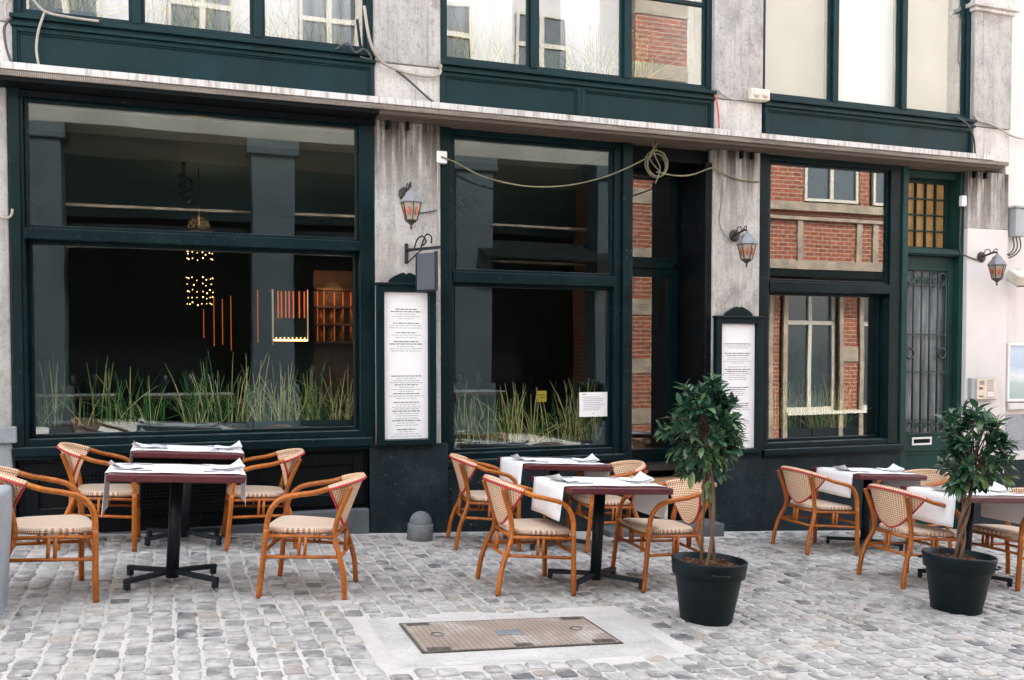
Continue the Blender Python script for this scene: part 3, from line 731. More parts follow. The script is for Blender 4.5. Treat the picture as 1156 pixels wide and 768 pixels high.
for xx in (-.15,-.11,-.06,-.02,.03,.1,.16): MB().box(xx, xx+.014, .01, .028, .28, .6).build('light_strip', M_neon, lm)
bx = MB(); bx.box(-.2,.2,.0,.03,0,.02)
for k in range(8): bx.ball((-.17+k*.048, -.005, .035), .008, seg=6, rings=4)
bx.build('bottom_lights', M_bulb, lm)
wl = thing('wall_light_strips', 'thin vertical orange light strips on the dark back wall', 'strip light', (.45, 3.8, 1.6))
for k, (xx, z0, z1) in enumerate(((-.22,.1,.45),(-.1,.0,.6),(.0,.02,.58),(.1,-.05,.62),(.42,.05,.7),(.6,.02,.2),(2.3,0,.7))): MB().box(xx, xx+.009, 0, .02, z0, z1).build('light_strip', M_neon, wl)
for k in range(9):
    xx = 1.62 + (k % 5)*.13; z = .36 + (1.305 if k < 5 else 1.525)
    o = MB().lathe([(.03,0),(.032,.09),(.012,.13),(.012,.17)], seg=10).build('bottle', M_bottle, loc=(xx, 3.56, z))
    tag(o, 'amber bottle standing on the orange lit bar shelf', 'bottle', 'bottles on the bar shelf')
def room_table(x, y, label):
    t = thing('dining_table', label, 'table', (x, y, .36), group='dining tables in the dark room')
    MB().box(-.38, .38, -.34, .34, .72, .75).build('tabletop', M_darkwood, t)
    MB().lathe([(.2,0),(.2,.02),(.035,.04),(.035,.72)], seg=14).build('pedestal', M_iron, t)
    MB().box(-.40, .40, -.25, .25, .751, .756).build('table_cover', M_cloth, t)
    g_ = MB()
    for gx in (-.22, .0, .2): g_.lathe([(.03,0),(.004,.006),(.004,.08),(.032,.11),(.028,.19)], (gx, .05, .757), 10)
    g_.build('wine_glass', M_oppglass, t)
room_table(.05, 1.35, 'dining table with pale cover behind the reeds of the biggest window')
room_table(-1.0, 1.45, 'dining table inside at the left end of the biggest window')
room_table(2.75, 1.2, 'dining table with glasses inside the middle window')
room_table(6.2, 1.3, 'dining table inside the right hand window')
def track(x, y0, y1, z, label):
    t = thing('track_light', label, 'spotlight', (x, y0, z), group='ceiling spotlight tracks')
    MB().box(-.018, .018, 0, y1-y0, -.02, .0).build('rail', M_oppdark, t)
    for k in range(3):
        yy = (y1-y0)*(.15+.3*k); s = MB(); s.tube([(0,yy,-.02),(0,yy,-.1)], .008, 6); s.tube([(-.05,yy,-.08),(.0,yy,-.12),(.06,yy-.02,-.17)], [.03,.035,.045], 10)
        s.build('spot_head', M_oppdark, t)
track(.02, 1.4, 3.0, 3.35, 'black spotlight track on the ceiling of the biggest window room')
track(3.05, 1.3, 3.2, 3.3, 'black spotlight track on the ceiling inside the middle window')
pl = thing('pendant_lamp', 'small glowing pendant lamp deep inside the middle window', 'lamp', (3.05, 3.2, 3.6))
MB().tube([(0,0,0),(0,0,-1.0)], .005, 5).build('cord', M_cable_dark, pl)
MB().lathe([(.012,-1.0),(.05,-1.06),(.055,-1.07)], seg=12).build('shade', M_bronze, pl)
MB().ball((0,0,-1.085), .018, seg=8).build('bulb', M_bulb, pl)
yc = MB().box(3.33, 3.43, .50, .505, 1.02, 1.13).box(3.345, 3.415, .497, .499, 1.085, 1.092, 1).box(3.35, 3.41, .497, .499, 1.06, 1.066, 1)
tag(yc.build('yellow_card', [M_yellow, M_ink]), 'small yellow card standing behind the reeds in the middle window', 'card')
nt_ = MB(); nt_.box(3.63, 3.93, .135, .137, .885, 1.125, 0)
rr = random.Random(3)
for k in range(8):
    xx = 3.655 + rr.uniform(0,.03); z = 1.075-k*.018
    while xx < 3.86+rr.uniform(-.05,.03):
        wd = rr.uniform(.008,.03); nt_.box(xx, xx+wd, .1335, .1347, z, z+.006, 1); xx += wd+.006
nt_.box(3.66, 3.70, .1335, .1347, 1.10, 1.11, 1); nt_.box(3.776, 3.784, .1335, .1347, .905, .925, 1)
tag(nt_.build('paper_notice', [M_paper, M_inkpale]), 'white printed paper notice taped inside the middle window', 'notice')

# ------------------------------------------------------------------ things on the facade
def lantern(x, z, label, y=0):
    t = thing('wall_lantern', label, 'lantern', (x, y, z), group='wall lanterns on the piers')     # z of the wall plate centre
    n = 10
    MB().tube([(0,-.002,0),(0,-.014,0),(0,-.022,0)], [.062,.06,.035], 20).build('wall_plate', M_bronze, t)
    a = MB(); a.tube(catmull([(0,-.02,0),(0,-.08,.015),(0,-.15,.03),(0,-.2,.035),(0,-.225,.02)], 6), .011, 8)
    a.tube(catmull([(0,-.03,.02),(0,-.07,.075),(0,-.12,.07),(0,-.13,.035),(0,-.105,.03)], 6), .0055, 6)
    a.tube(catmull([(0,-.16,.035),(0,-.19,.07),(0,-.22,.065),(0,-.215,.045)], 5), .005, 6); a.build('arm', M_bronze, t)
    c = (0, -.225, 0)
    MB().lathe([(.102,-.115),(.106,-.108),(.085,-.075),(.06,-.045),(.05,-.02),(.03,-.008),(.012,.012),(1e-4,.03)], c, 6, smooth=False).build('roof', M_pewter, t)
    MB().lathe([(.05,-.262),(.088,-.118)], c, 6, smooth=False).build('glass', M_milk, t)
    f = MB()
    for k in range(6):
        an = 2*PI*k/6+PI/6; p0 = (.092*math.cos(an), c[1]+.092*math.sin(an), -.114); p1 = (.053*math.cos(an), c[1]+.053*math.sin(an), -.264); f.tube([p0,p1], .0045, 5)
    f.lathe([(.03,-.285),(.056,-.268),(.056,-.258)], c, 6, smooth=False); f.build('frame', M_bronze, t)
    d = MB()
    for k in range(6):
        an = 2*PI*(k+.5)/6+PI/6; ca, sa = math.cos(an), math.sin(an); rm = .064
        def P(u, h, off): 
            rr_ = rm + (h+.19)*.24*.87 + off; return (rr_*ca-u*sa, c[1]+rr_*sa+u*ca, h)
        vs = []; q = [(0,-.148),(.021,-.188),(0,-.228),(-.021,-.188)]
        vs += [P(u,h,.001) for u,h in q] + [P(u,h,.005) for u,h in q]
        d.add(vs, [(0,1,2,3),(7,6,5,4),(0,4,5,1),(1,5,6,2),(2,6,7,3),(3,7,4,0)])
    d.build('diamond', M_amber, t)
    MB().lathe([(1e-4,-.345),(.006,-.335),(.012,-.32),(.005,-.308),(.016,-.298),(.03,-.285)], c, 10).build('finial', M_bronze, t)
    return t
lantern(1.875, 2.92, 'wall lantern on the stained pier above the hanging slate board')
lantern(5.28, 2.70, 'wall lantern on the pier between entrance door and right window')
lantern(8.53, 2.60, 'wall lantern on the white painted pier right of the street door')

def menu_board(x0, x1, z0, z1, bold, label, seed, top_gap, yb=-.02):
    cx = (x0+x1)/2; hw = (x1-x0)/2; H = z1-z0
    t = thing('menu_board', label, 'menu board', (cx, yb, z0), group='tall menu boards on the piers')
    f = MB(); f.frame(-hw, hw, 0, H, .065, -.065, 0, wb=.05, wt=.05); f.box(-hw+.06, hw-.06, -.02, -.002, .04, H-.04); f.box(-hw-.012, hw+.012, -.078, 0, H, H+.025)
    f.build('frame', M_green, t, bevel=.005)
    cr = []
    def arc(u): return .115*max(0, math.sin(PI*min(1, max(0, u))))**.8
    N_ = 26
    top = []
    for i in range(N_+1):
        u = i/N_; a = abs(u-.5)*2          # two humps meeting in a notch
        z = .105*(1-a)**.55*(1 if a > .28 else 1) if a > .26 else .105*(.74)**.55*(1+.10*math.sin(PI*(a/.26)))-.012*(1-a/.26)
        top.append((-hw*.62+u*hw*1.24, H+.026+z))
    poly = [(hw*.62, H+.026), ] ; poly = [(-hw*.62, H+.0255), (hw*.62, H+.0255)] + top[::-1][1:-1]
    MB().prism(poly, -.045, -.012).build('crest', M_green, t, bevel=.003)
    pp = MB().box(-hw+.07, hw-.07, -.0235, -.021, .055, H-.055).build('paper', M_paper, t)
    tx = MB(); rg = random.Random(seed); W = hw-.11
    for (frac, kind) in bold:
        z = H-.055-(H-.11)*frac
        half = W*(rg.uniform(.55,.95) if kind else rg.uniform(.4,1)); xx = -half; hh = .0075 if kind else .006
        while xx < half:
            wd = min(half-xx, rg.uniform(.012,.05)); 
            if wd > .004: tx.box(xx, xx+wd, -.0252, -.024, z-hh/2, z+hh/2, 0 if kind else 1)
            xx += wd+.007
    tx.build('menu_lettering', [M_ink, M_inkpale], pp)
    return t
def lines(groups):
    out = []
    for z, nb, nl in groups:
        for k in range(nb): out.append((z, 1)); z += .0165
        for k in range(nl): out.append((z, 0)); z += .0155
    return out
menu_board(1.60, 2.135, .685, 2.10, lines([(.115,2,3),(.21,1,2),(.275,1,2),(.335,2,3),(.57,1,2),(.615,0,1),(.63,1,2),(.675,0,1),(.69,1,2),(.75,1,2),(.795,0,1),(.81,1,2),(.86,0,1),(.875,1,2),(.935,1,3)]), 'tall green framed white menu on the pier under the hanging slate board', 21, .1)
menu_board(5.03, 5.575, .485, 1.86, lines([(.16,1,2),(.235,2,4),(.345,0,1),(.365,2,4),(.51,2,3),(.64,2,2),(.77,1,2),(.85,1,2),(.90,1,2)]), 'tall green framed white menu on the pier partly hidden by the potted tree', 22, .2)

hs = thing('hanging_sign', 'small slate board hanging from an ornate iron bracket above the menu', 'sign', (1.90, 0, 2.42), R(34))
h = MB(); h.tube([(-.03,0,-.0),(-.03,-.06,0)], .016, 8); h.box(-.045,-.015,-.015,0,-.12,.06); h.box(-.042,-.018,-.40,-.015,-.012,.012)
h.tube(catmull([(-.03,-.1,.012),(-.03,-.14,.09),(-.03,-.2,.11),(-.03,-.24,.06),(-.03,-.2,.03)],5), .007, 6); h.tube(catmull([(-.03,-.18,.012),(-.03,-.24,.12),(-.03,-.3,.10),(-.03,-.3,.04)],5), .007, 6)
h.tube([(-.03,-.02,-.11),(-.03,-.18,-.01)], .006, 6); h.build('bracket', M_iron, hs)
MB().box(-.042, -.018, -.35, -.14, -.36, -.04).build('board', M_slate, hs, bevel=.003)
fr = MB(); fr.box(-.046,-.014,-.362,-.35,-.37,-.03); fr.box(-.046,-.014,-.14,-.128,-.37,-.03); fr.box(-.046,-.014,-.35,-.14,-.374,-.36); fr.build('rim', M_iron, hs)

def small_box(name, x, z, w, h, d, m, label, cat, y=0):
    o = MB().box(-w/2, w/2, -d, 0, -h/2, h/2).build(name, m, bevel=.008); o.location = (x, y, z); return tag(o, label, cat)
small_box('junction_box', 2.21, 3.27, .095, .11, .05, M_whiteplastic, 'white junction box at the top left corner of the middle window', 'junction box', .03)
small_box('sensor_box', 8.27, 3.22, .07, .12, .05, M_whiteplastic, 'narrow cream sensor box beside the amber transom of the street door', 'sensor', .04)
tw_ = thing('bell_box', 'cream twin-dial alarm box at the foot of the upper pier', 'alarm box', (5.52, -.015, 4.12))
MB().box(-.11, .11, -.08, 0, -.055, .06).build('case', M_plastic, tw_, bevel=.012)
for sx in (-.05,.05): MB().tube([(sx,-.08,0),(sx,-.088,0)], .034, 14).build('dial', M_brushed, tw_)
mb_ = thing('meter_box', 'grey meter box with dangling cables on the white wall edge', 'meter box', (9.04, .04, 2.95))
MB().box(-.075,.075,-.11,0,-.1,.22).build('case', M_greyplastic, mb_, bevel=.01); MB().box(-.085,.085,-.12,0,.222,.245).build('lid', M_greyplastic, mb_)
for k, dx in enumerate((-.05,0,.05)): MB().tube(catmull([(dx,-.05,-.1),(dx+.01,-.06,-.22),(dx-.05,-.05,-.3),(dx-.12,-.02,-.3-.02*k)],5), .008, 6).build('cable', M_cable_dark, mb_)
fl = thing('floodlight', 'cream floodlight tilted downward behind the right lantern', 'floodlight', (9.03, .04, 2.46))
q = MB().box(-.11,.11,-.3,-.08,-.06,.06); qo = q.build('housing', M_plastic, fl, bevel=.015); qo.rotation_euler = (R(28),0,R(-12))
gl_ = MB().box(-.09,.09,-.3,-.1,-.068,-.061).build('lamp_glass', M_pewter, fl); gl_.rotation_euler = (R(28),0,R(-12))
MB().tube([(0,0,0),(0,-.12,0)], .02, 8).build('bracket', M_greyplastic, fl)
ic = thing('intercom_panel', 'beige metal intercom panel with buttons on the white pier', 'intercom', (8.555, -.005, 1.105))
MB().box(-.19,.19,-.05,0,-.125,.125).build('back_box', M_greyplastic, ic, bevel=.006)
MB().box(-.12,.185,-.058,-.05,-.118,.118).build('face_plate', M_brushed, ic, bevel=.003)
sp = MB()
for i in range(5):
    for j in range(4): sp.box(-.075+i*.014, -.067+i*.014, -.0605, -.0585, .05+j*.012, .057+j*.012)
sp.box(-.085,-.03,-.0605,-.0585,-.005,.02); sp.box(-.085,-.02,-.0605,-.0585,-.09,-.075); sp.build('speaker', M_castflat, ic)
for j in range(8):
    z = .095-j*.028
    MB().box(.04,.125,-.062,-.0585,z-.008,z+.008).build('button', M_whiteplastic if j in (5,6) else M_greyplastic, ic)

# cables: one object each
def cable(pts, r_, m, label, n=8):
    return tag(MB().tube(catmull(pts, n), r_, 7).build('cable', m), label, 'cable', 'loose cables on the front')
cable([(2.2,-.03,3.27),(2.35,-.035,3.22),(2.6,-.05,3.11),(3.0,-.06,3.05),(3.4,-.06,3.08),(3.75,-.05,3.17),(4.0,-.045,3.27),(4.25,-.05,3.40),(4.36,-.06,3.50)], .007, M_cable_olive, 'dark cable sagging across the middle window')
cable([(4.35,-.07,3.27),(4.55,-.06,3.25),(4.75,-.05,3.27),(5.0,-.03,3.36),(5.1,-.02,3.33),(5.3,-.015,3.27),(5.56,-.012,3.26)], .008, M_cable_olive, 'olive cable running from the coil across the pier')
cable([(5.06,-.018,3.35),(5.12,-.02,3.25),(5.12,-.018,3.05),(5.09,-.018,2.85),(5.14,-.02,2.72),(5.25,-.02,2.62)], .006, M_cable_olive, 'thin cable dropping down the pier to the middle lantern')
co = MB()
rr = random.Random(5)
for k in range(5):
    r0 = .12+rr.uniform(-.012,.012); cx, cz = 4.36+rr.uniform(-.01,.01), 3.345+rr.uniform(-.012,.012)
    co.tube([(cx+r0*.92*math.cos(a*PI/10), -.07+rr.uniform(-.004,.004)+.006*k, cz+r0*math.sin(a*PI/10)) for a in range(20)], .0055, 6, closed=True)
co.tube(catmull([(4.30,-.08,3.56),(4.33,-.08,3.42),(4.38,-.09,3.3),(4.33,-.085,3.15)],5), .006, 5); co.tube(catmull([(4.36,-.08,3.55),(4.27,-.08,3.4),(4.4,-.09,3.25)],5), .006, 5)
tag(co.build('cable_coil', M_cable_olive), 'coil of olive cable hanging under the ledge by the entrance', 'cable coil')
cable([(2.17,-.02,3.22),(2.165,-.02,2.9),(2.17,-.02,2.5),(2.165,-.02,2.15)], .007, M_cable_pale, 'thin pale cable running down the right edge of the stained pier')
cable([(1.93,-.012,2.76),(2.05,-.012,2.765),(2.16,-.02,2.79)], .006, M_cable_dark, 'short dark cable from the left lantern to the pier edge')
cable([(1.50,-.08,4.5),(1.55,-.09,4.2),(1.66,-.05,4.05),(1.85,-.035,3.99),(2.05,-.035,3.97),(2.18,-.04,4.0),(2.2,-.03,4.12)], .014, M_cable_pale, 'thick pale cable looped across the upper pier')
cable([(1.78,-.03,4.0),(1.9,-.03,3.92),(2.05,-.035,3.80),(2.16,-.04,3.72)], .010, M_cable_dark, 'black cable slanting down the upper pier to the ledge')
cable([(1.25,-.085,4.10),(1.35,-.10,4.16),(1.42,-.09,4.09),(1.5,-.09,4.13),(1.56,-.09,4.05),(1.46,-.09,4.06)], .008, M_cable_dark, 'tangle of dark wire on the left fascia beside the upper pier')
cable([(-1.25,-.09,4.05),(-1.24,-.10,4.18),(-1.1,-.1,4.24),(-.98,-.1,4.14),(-.8,-.09,4.12),(-.6,-.09,4.115)], .010, M_cable_pale, 'pale cable lying along the sill at the top left')
cable([(-.98,-.09,4.15),(-1.03,-.08,4.0),(-1.05,-.06,3.85),(-1.03,-.06,3.70)], .010, M_cable_pale, 'pale cable hanging down the left fascia panel')
cable([(-1.22,-.05,4.08),(-1.27,-.05,4.0),(-1.26,-.05,3.85),(-1.22,-.05,3.72)], .010, M_cable_dark, 'dark cable beside the left end of the fascia')
cable([(5.0,-.04,4.12),(5.04,-.05,3.98),(5.06,-.04,3.88),(5.07,-.04,3.76)], .008, M_cable_red, 'thin red cable beside the right end of the centre fascia')
cable([(5.03,-.03,4.15),(5.2,-.04,4.06),(5.42,-.04,4.08),(5.6,-.04,4.09)], .009, M_cable_pale, 'pale cable across the foot of the second upper pier')
cable([(8.05,-.08,4.12),(8.2,-.09,4.05),(8.32,-.07,3.92),(8.37,-.05,3.74)], .010, M_cable_dark, 'dark cable hanging over the right end of the right fascia')
cable([(8.36,-.03,4.18),(8.42,-.03,4.12),(8.6,-.03,4.10),(8.78,-.03,4.04),(8.92,-.03,3.99),(9.15,-.0,3.98),(9.6,.03,4.0)], .011, M_cable_pale, 'tan cable running along the end pier onto the white wall')
cable([(8.26,.03,3.15),(8.25,.03,2.9),(8.26,.03,2.66),(8.32,-.01,2.6),(8.5,-.015,2.56)], .008, M_cable_dark, 'dark cable from the sensor box to the right lantern')
cable([(-1.33,-.01,2.56),(-1.27,-.03,2.55),(-1.245,-.03,2.58),(-1.24,-.03,2.62)], .010, M_cable_pale, 'short pale cable end at the left window jamb')

# stone cap on the left pier
MB().box(-2.1, -1.235, -.07, 0, .80, .93).box(-2.05, -1.27, -.03, 0, -.2, .80).build('pilaster_cap', M_bluestone, bd, bevel=.01)

# ------------------------------------------------------------------ white neighbour
nb = thing('neighbour_house', 'white rendered house at the right edge next to the end pier', 'house', (11, .05, gz(11)))
n0 = gz(11)
nw = MB(); nw.box(-2.07, 6, 0, 6, .50-n0, HB-.4-n0, 0); nw.box(-2.07, 6, -.01, 6, .50-n0, .80-n0, 1); nw.box(-2.07, 6, -.03, 6, .27-n0, .37-n0, 2); nw.box(-2.07, 6, -.008, 6, -1.0-n0, .27-n0, 3); nw.box(-2.07, 6, -.008, 6, .37-n0, .50-n0, 1)
nw.v = nw.v; nw.build('wall', [M_whitewall, M_bluestone, M_whitepil, M_plinth], nb)
MB().box(-2.07, 6.1, -.2, 6.1, HB-.4-n0, HB-.2-n0).build('roof', M_oppdark, nb)
MB().box(-2.0, -.9, -.05, -.012, .86-n0, .93-n0).build('sill', M_whitepil, nb, bevel=.004)
fp = thing('framed_poster', 'framed poster of a pale blue landscape on the white wall', 'poster', (9.45, .045, .95))
f = MB(); f.frame(-.47,.47,0,.68,.03,-.03,0); f.build('frame', M_whiteplastic, fp, bevel=.004)
MB().box(-.44,.44,-.012,-.004,.03,.65).build('print', M_poster, fp)

# ------------------------------------------------------------------ across the street (mirrored in the glass)
YO = -10.6
def house_window(parent, x0, x1, z0, z1, y, mull=1, tz=None, frame=.07):
    f = MB(); f.frame(x0, x1, z0, z1, frame, y, y+.08)
    for k in range(mull): 
        mx = x0+(x1-x0)*(k+1)/(mull+1); f.box(mx-.05, mx+.05, y+.002, y+.085, z0+frame, z1-frame)
    if tz: f.box(x0+frame, x1-frame, y+.0, y+.09, tz-.05, tz+.05)
    fo = f.build('window', M_cream, parent)
    MB().box(x0+frame*.5, x1-frame*.5, y+.01, y+.03, z0+frame*.5, z1-frame*.5).build('pane', M_oppglass, fo)
ah = thing('arcade_house', 'pale house with pillared arcade across the street mirrored in the windows', 'house', (3, YO, 0))
w = MB(); w.box(-7.2, 6.5, -3.2, 0, 6.4, 9.6); w.build('wall', M_opp, ah)
MB().box(-7.2, 6.5, -.3, .02, 5.75, 6.4).box(-7.2, 6.5, -3.2, -.3, 5.75, 5.85).build('lintel', M_lintel, ah)
MB().box(-7.2, 6.5, -3.3, -3.2, -1, 9.6).box(-7.2, 6.5, -3.1, -3.0, 0-.6, 5.75).build('shopfront', M_oppdark, ah)
MB().box(-7.2, 6.5, -2.99, -2.9, 4.5, 5.75).build('transom_panel', M_oppteal, ah)
tr = MB()
for z in (3.6, 4.4): tr.box(-7.2, 6.5, -.9, -.86, z, z+.05)
tr.build('transom_rail', M_trimstone, ah)
for px in (-5.5, -1.3, 2.9, 6.2):
    q = MB(); q.box(px-.42, px+.42, -.62, .0, -.6, 5.45); q.box(px-.5, px+.5, -.7, .06, 5.45, 5.75); q.box(px-.5, px+.5, -.7, .06, -.6, .9); q.build('pillar', M_oppstone, ah, bevel=.02)
for wx in (-5.6, -3.2, -.8, 1.6, 3.8): house_window(ah, wx, wx+1.2, 6.9, 8.9, .0, 1, 8.2)
aw = MB()
for px in (-3.4, .8, 4.6): aw.add([(px-1.6,-.6,4.0),(px+1.6,-.6,4.0),(px+1.6,.5,3.55),(px-1.6,.5,3.55),(px-1.6,-.6,4.04),(px+1.6,-.6,4.04),(px+1.6,.5,3.59),(px-1.6,.5,3.59)], [(0,3,2,1),(4,5,6,7),(0,1,5,4),(1,2,6,5),(2,3,7,6),(3,0,4,7)])
aw.build('awning', M_oppdark, ah)
bh = thing('brick_house', 'red brick house with stone bands across the street mirrored in the right window', 'house', (13, YO, gz(13)))
o = gz(13)
w = MB(); w.box(-3.5, -2.2, 0-.3, .35, -1, 12.5); w.box(-2.2, 7, -.3, 0, 3.2-o, 5.0-o); w.box(-2.2, 7, -.3, 0, 6.9-o, 7.1-o)
for a, c in ((-2.2,1.25),(2.9,3.2),(5.3,7)): w.box(a, c, -.3, 0, 5.0-o, 6.9-o)
for a, c in ((-2.2,.05),(.42,.75),(2.62,3.08),(5.0,5.4)): w.box(a, c, -.3, .0, -1, 3.2-o)
w.box(-3.5, -2.2, -3, -.3, -1, 9.8); w.box(-2.2, 7, -3, -.3, -1, 7.1-o); w.build('wall', M_brick, bh)
s = MB()
s.box(-2.2, 7, 0, .12, 5.0-o, 5.2-o); s.box(-2.2, 7, .0, .08, 4.78-o, 4.86-o); s.box(-2.2, 7, 0, .45, 3.55-o, 3.75-o)
for x_ in (1.05, 2.8, 3.3, 5.0): s.box(x_, x_+.16, .0, .05, 3.75-o, 4.78-o)
for x_ in (.42, .83, 2.5, 3.12): s.box(x_, x_+.12, .001, .06, -1, 3.2-o)
for z in (1.0, 2.2, 3.6, 4.8, 6.2, 7.6, 8.8, 10.2, 11.4): s.box(-3.52, -2.18, .0, .37, z-.35, z)
for z in (1.7-o,): s.box(2.62, 3.08, .0, .03, z-.35, z)
s.build('stone_trim', M_trimstone, bh)
MB().box(-2.2, 7, -.05, .7, 3.35-o, 3.5-o).build('cornice', M_oppdark, bh)
house_window(bh, 1.25, 2.85, 5.25-o, 6.9-o, -.05, 1, 6.3-o); house_window(bh, 3.3, 5.2, 5.25-o, 6.9-o, -.05, 1, 6.3-o)
house_window(bh, .95, 2.5, .1-o, 3.15-o, -.2, 1, 2.3-o, .1); house_window(bh, 3.24, 4.9, .1-o, 3.15-o, -.2, 1, 2.3-o, .1)
MB().box(.95, 5.0, -.2, .02, -.6-o, .02-o).build('stall_riser', M_oppdark, bh)
MB().box(.95, 5.0, -.2, .08, .02-o, .1-o).build('sill', M_cream, bh)
bg = thing('beige_house', 'beige house further left across the street', 'house', (-8, YO, 0))
MB().box(-6, 3.7, -3, 0, -1, 9).build('wall', M_opp, bg)
for wx in (-4, -1, 1.5): house_window(bg, wx, wx+1.1, 4.6, 6.6, .0, 1, 5.9)

th = thing('added_tall_house', 'added tall beige house out of view behind the brick house, tinting the upper right panes', 'house', (20, -19, 0))  # added out of view so the upper right panes reflect a beige tone
MB().box(-8, 14, -4, 0, -2, 17).build('wall', M_beigewall, th)
for wx in (7.5, 10.5):
    for wz in (8.5, 12.5): house_window(th, wx, wx+1.2, wz, wz+2.2, .0, 1, wz+1.5)
# ------------------------------------------------------------------ cane armchair
def make_chair():
    t = thing('cane_armchair', '', 'chair', group='cane armchairs at the tables')
    r0 = .018
    for sx in (-1, 1):
        MB().tube(catmull([(sx*.262,.24,0),(sx*.255,.228,.22),(sx*.248,.218,.45)], 5), r0, 10).build('leg', M_cane, t)
    for sx in (-1, 1):
        MB().tube(catmull([(sx*.222,-.285,0),(sx*.216,-.268,.16),(sx*.205,-.232,.29),(sx*.187,-.198,.39),(sx*.18,-.198,.47),(sx*.187,-.225,.58),(sx*.2,-.268,.70),(sx*.205,-.285,.745)], 6), r0, 10).build('leg', M_cane, t)
    for sx in (-1, 1):
        MB().tube(catmull([(sx*.248,.218,.45),(sx*.247,.21,.53),(sx*.249,.183,.60),(sx*.254,.125,.655),(sx*.260,.03,.683),(sx*.262,-.07,.703),(sx*.250,-.152,.731)], 7), r0, 10).build('armrest', M_cane, t)
    # woven wrap-round back
    n, mrows = 24, 12; vs = []; uv = []
    def S(s_, t_, off):
        w_ = 1.28*(.10+.90*t_**.62); ph = s_*w_
        rx, ry = .20+.06*t_+off, .165+.075*t_+off
        y0 = -.055-.03*t_
        x_ = rx*math.sin(ph); y_ = y0-ry*math.cos(ph)
        z_ = .462+(.325*t_)-(.055*t_*(abs(s_)**2))
        return (x_, y_, z_)
    def UV(s_, t_): 
        w_ = 1.28*(.10+.90*t_**.62); return (s_*w_*.24, t_*.325)
    bk = MB()
    for side, off in ((0, -.006), (1, .006)):
        vs = [S(-1+2*i/n, j/mrows, off) for j in range(mrows+1) for i in range(n+1)]
        fs = []; us = []
        for j in range(mrows):
            for i in range(n):
                q = [(i,j),(i+1,j),(i+1,j+1),(i,j+1)]
                if side == 1: q = q
                else: q = q[::-1]
                fs.append(tuple(b_*(n+1)+a_ for a_, b_ in q)); us.append([UV(-1+2*a_/n, b_/mrows) for a_, b_ in q])
        bk.add(vs, fs, 0, True, us)
    rail = [Vector(S(-1+2*i/n, 1, 0)) for i in range(n+1)]; vs = []; fs = []; us = []; sg = 10
    for i, c_ in enumerate(rail):
        tg = (rail[min(i+1,n)]-rail[max(i-1,0)]).normalized(); ou = tg.cross(Vector((0,0,1))).normalized(); upv = ou.cross(tg)
        for q in range(sg): a = 2*PI*q/sg; vs.append(c_+(ou*math.cos(a)*.017+upv*math.sin(a)*.021))
    for i in range(n):
        for q in range(sg):
            l = (q+1) % sg; fs.append((i*sg+q, i*sg+l, (i+1)*sg+l, (i+1)*sg+q)); us.append([(i*.03,q*.012),(i*.03,q*.012+.012),(i*.03+.03,q*.012+.012),(i*.03+.03,q*.012)])
    fs += [tuple(range(sg-1,-1,-1)), tuple(n*sg+q for q in range(sg))]; us += [[(0,0)]*sg]*2
    bk.add(vs, fs, 0, True, us)
    bo = bk.build('backrest', M_weave, t)
    edge = [S(-1, j/mrows, .003) for j in range(mrows, -1, -1)] + [S(-1+2*i/8, 0, .003) for i in range(1, 8)] + [S(1, j/mrows, .003) for j in range(mrows+1)]
    pp = MB(); pp.tube(edge, .0085, 7)
    top = [S(-1+2*i/n, 1, .017) for i in range(n+1)]
    pp.tube([(a[0], a[1], a[2]-.006) for a in top], .0085, 7); pp.build('piping', M_red, bo)
    # seat pad
    st = MB(); K = 36
    def ol(sc, z, k):
        a = 2*PI*k/K; ca, sa = math.cos(a), math.sin(a); e = .5
        x_ = math.copysign(abs(ca)**e, ca)*.232*sc; y_ = math.copysign(abs(sa)**e, sa)*.222*sc
        x_ *= (1 + .12*(y_/.222)*.9 - .06); return (x_, .022+y_, z)
    rings = [(.96,.418),(1.0,.426),(1.0,.444),(.96,.455),(.8,.459),(.5,.461),(.2,.461)]
    vs = [ol(sc, z, k) for sc, z in rings for k in range(K)]; vs.append((0,.022,.461))
    for i in range(len(rings)-1):
        fs = []; us = []
        for k in range(K):
            l = (k+1) % K; fs.append((i*K+k, i*K+l, (i+1)*K+l, (i+1)*K+k))
            if i < 3:
                us.append([(k*.026, i*.016), ((k+1)*.026, i*.016), ((k+1)*.026, (i+1)*.016), (k*.026, (i+1)*.016)])
            else: us.append([(vs[q][0], vs[q][1]) for q in fs[-1]])
        b0 = len(st.v)
        if i == 0: st.v.extend(vs)
        for f_, u_ in zip(fs, us):
            st.f.append(list(f_)); st.mi.append(1 if i < 3 else 0); st.sm.append(True); st.uv[len(st.f)-1] = u_
    for k in range(K):
        l = (k+1) % K; f_ = ((len(rings)-1)*K+k, (len(rings)-1)*K+l, len(vs)-1); st.f.append(list(f_)); st.mi.append(0); st.sm.append(True); st.uv[len(st.f)-1] = [(vs[q][0], vs[q][1]) for q in f_]
    st.f.append(list(range(K-1,-1,-1))); st.mi.append(0); st.sm.append(False)
    st.build('seat', [M_seat, M_seatedge], t)
    fr = MB()
    for sx in (-1, 1): fr.tube([(sx*.246,.215,.402),(sx*.192,-.195,.402)], .0125, 8)
    fr.tube([(-.246,.215,.402),(.246,.215,.402)], .0125, 8); fr.tube([(-.192,-.195,.402),(.192,-.195,.402)], .0125, 8); fr.build('seat_frame', M_cane, t)
    def stretch(a, c, za):
        s = MB(); a = Vector(a); c = Vector(c); s.tube([a, c], .012, 8); mid = (a+c)/2; dr = (c-a).normalized()
        for k in (-1, 1):
            p0 = mid+dr*.018*k; p1 = Vector((p0.x*.985, p0.y, za)); s.tube([p0, p1], .0105, 8)
        s.build('stretcher', M_cane, t)
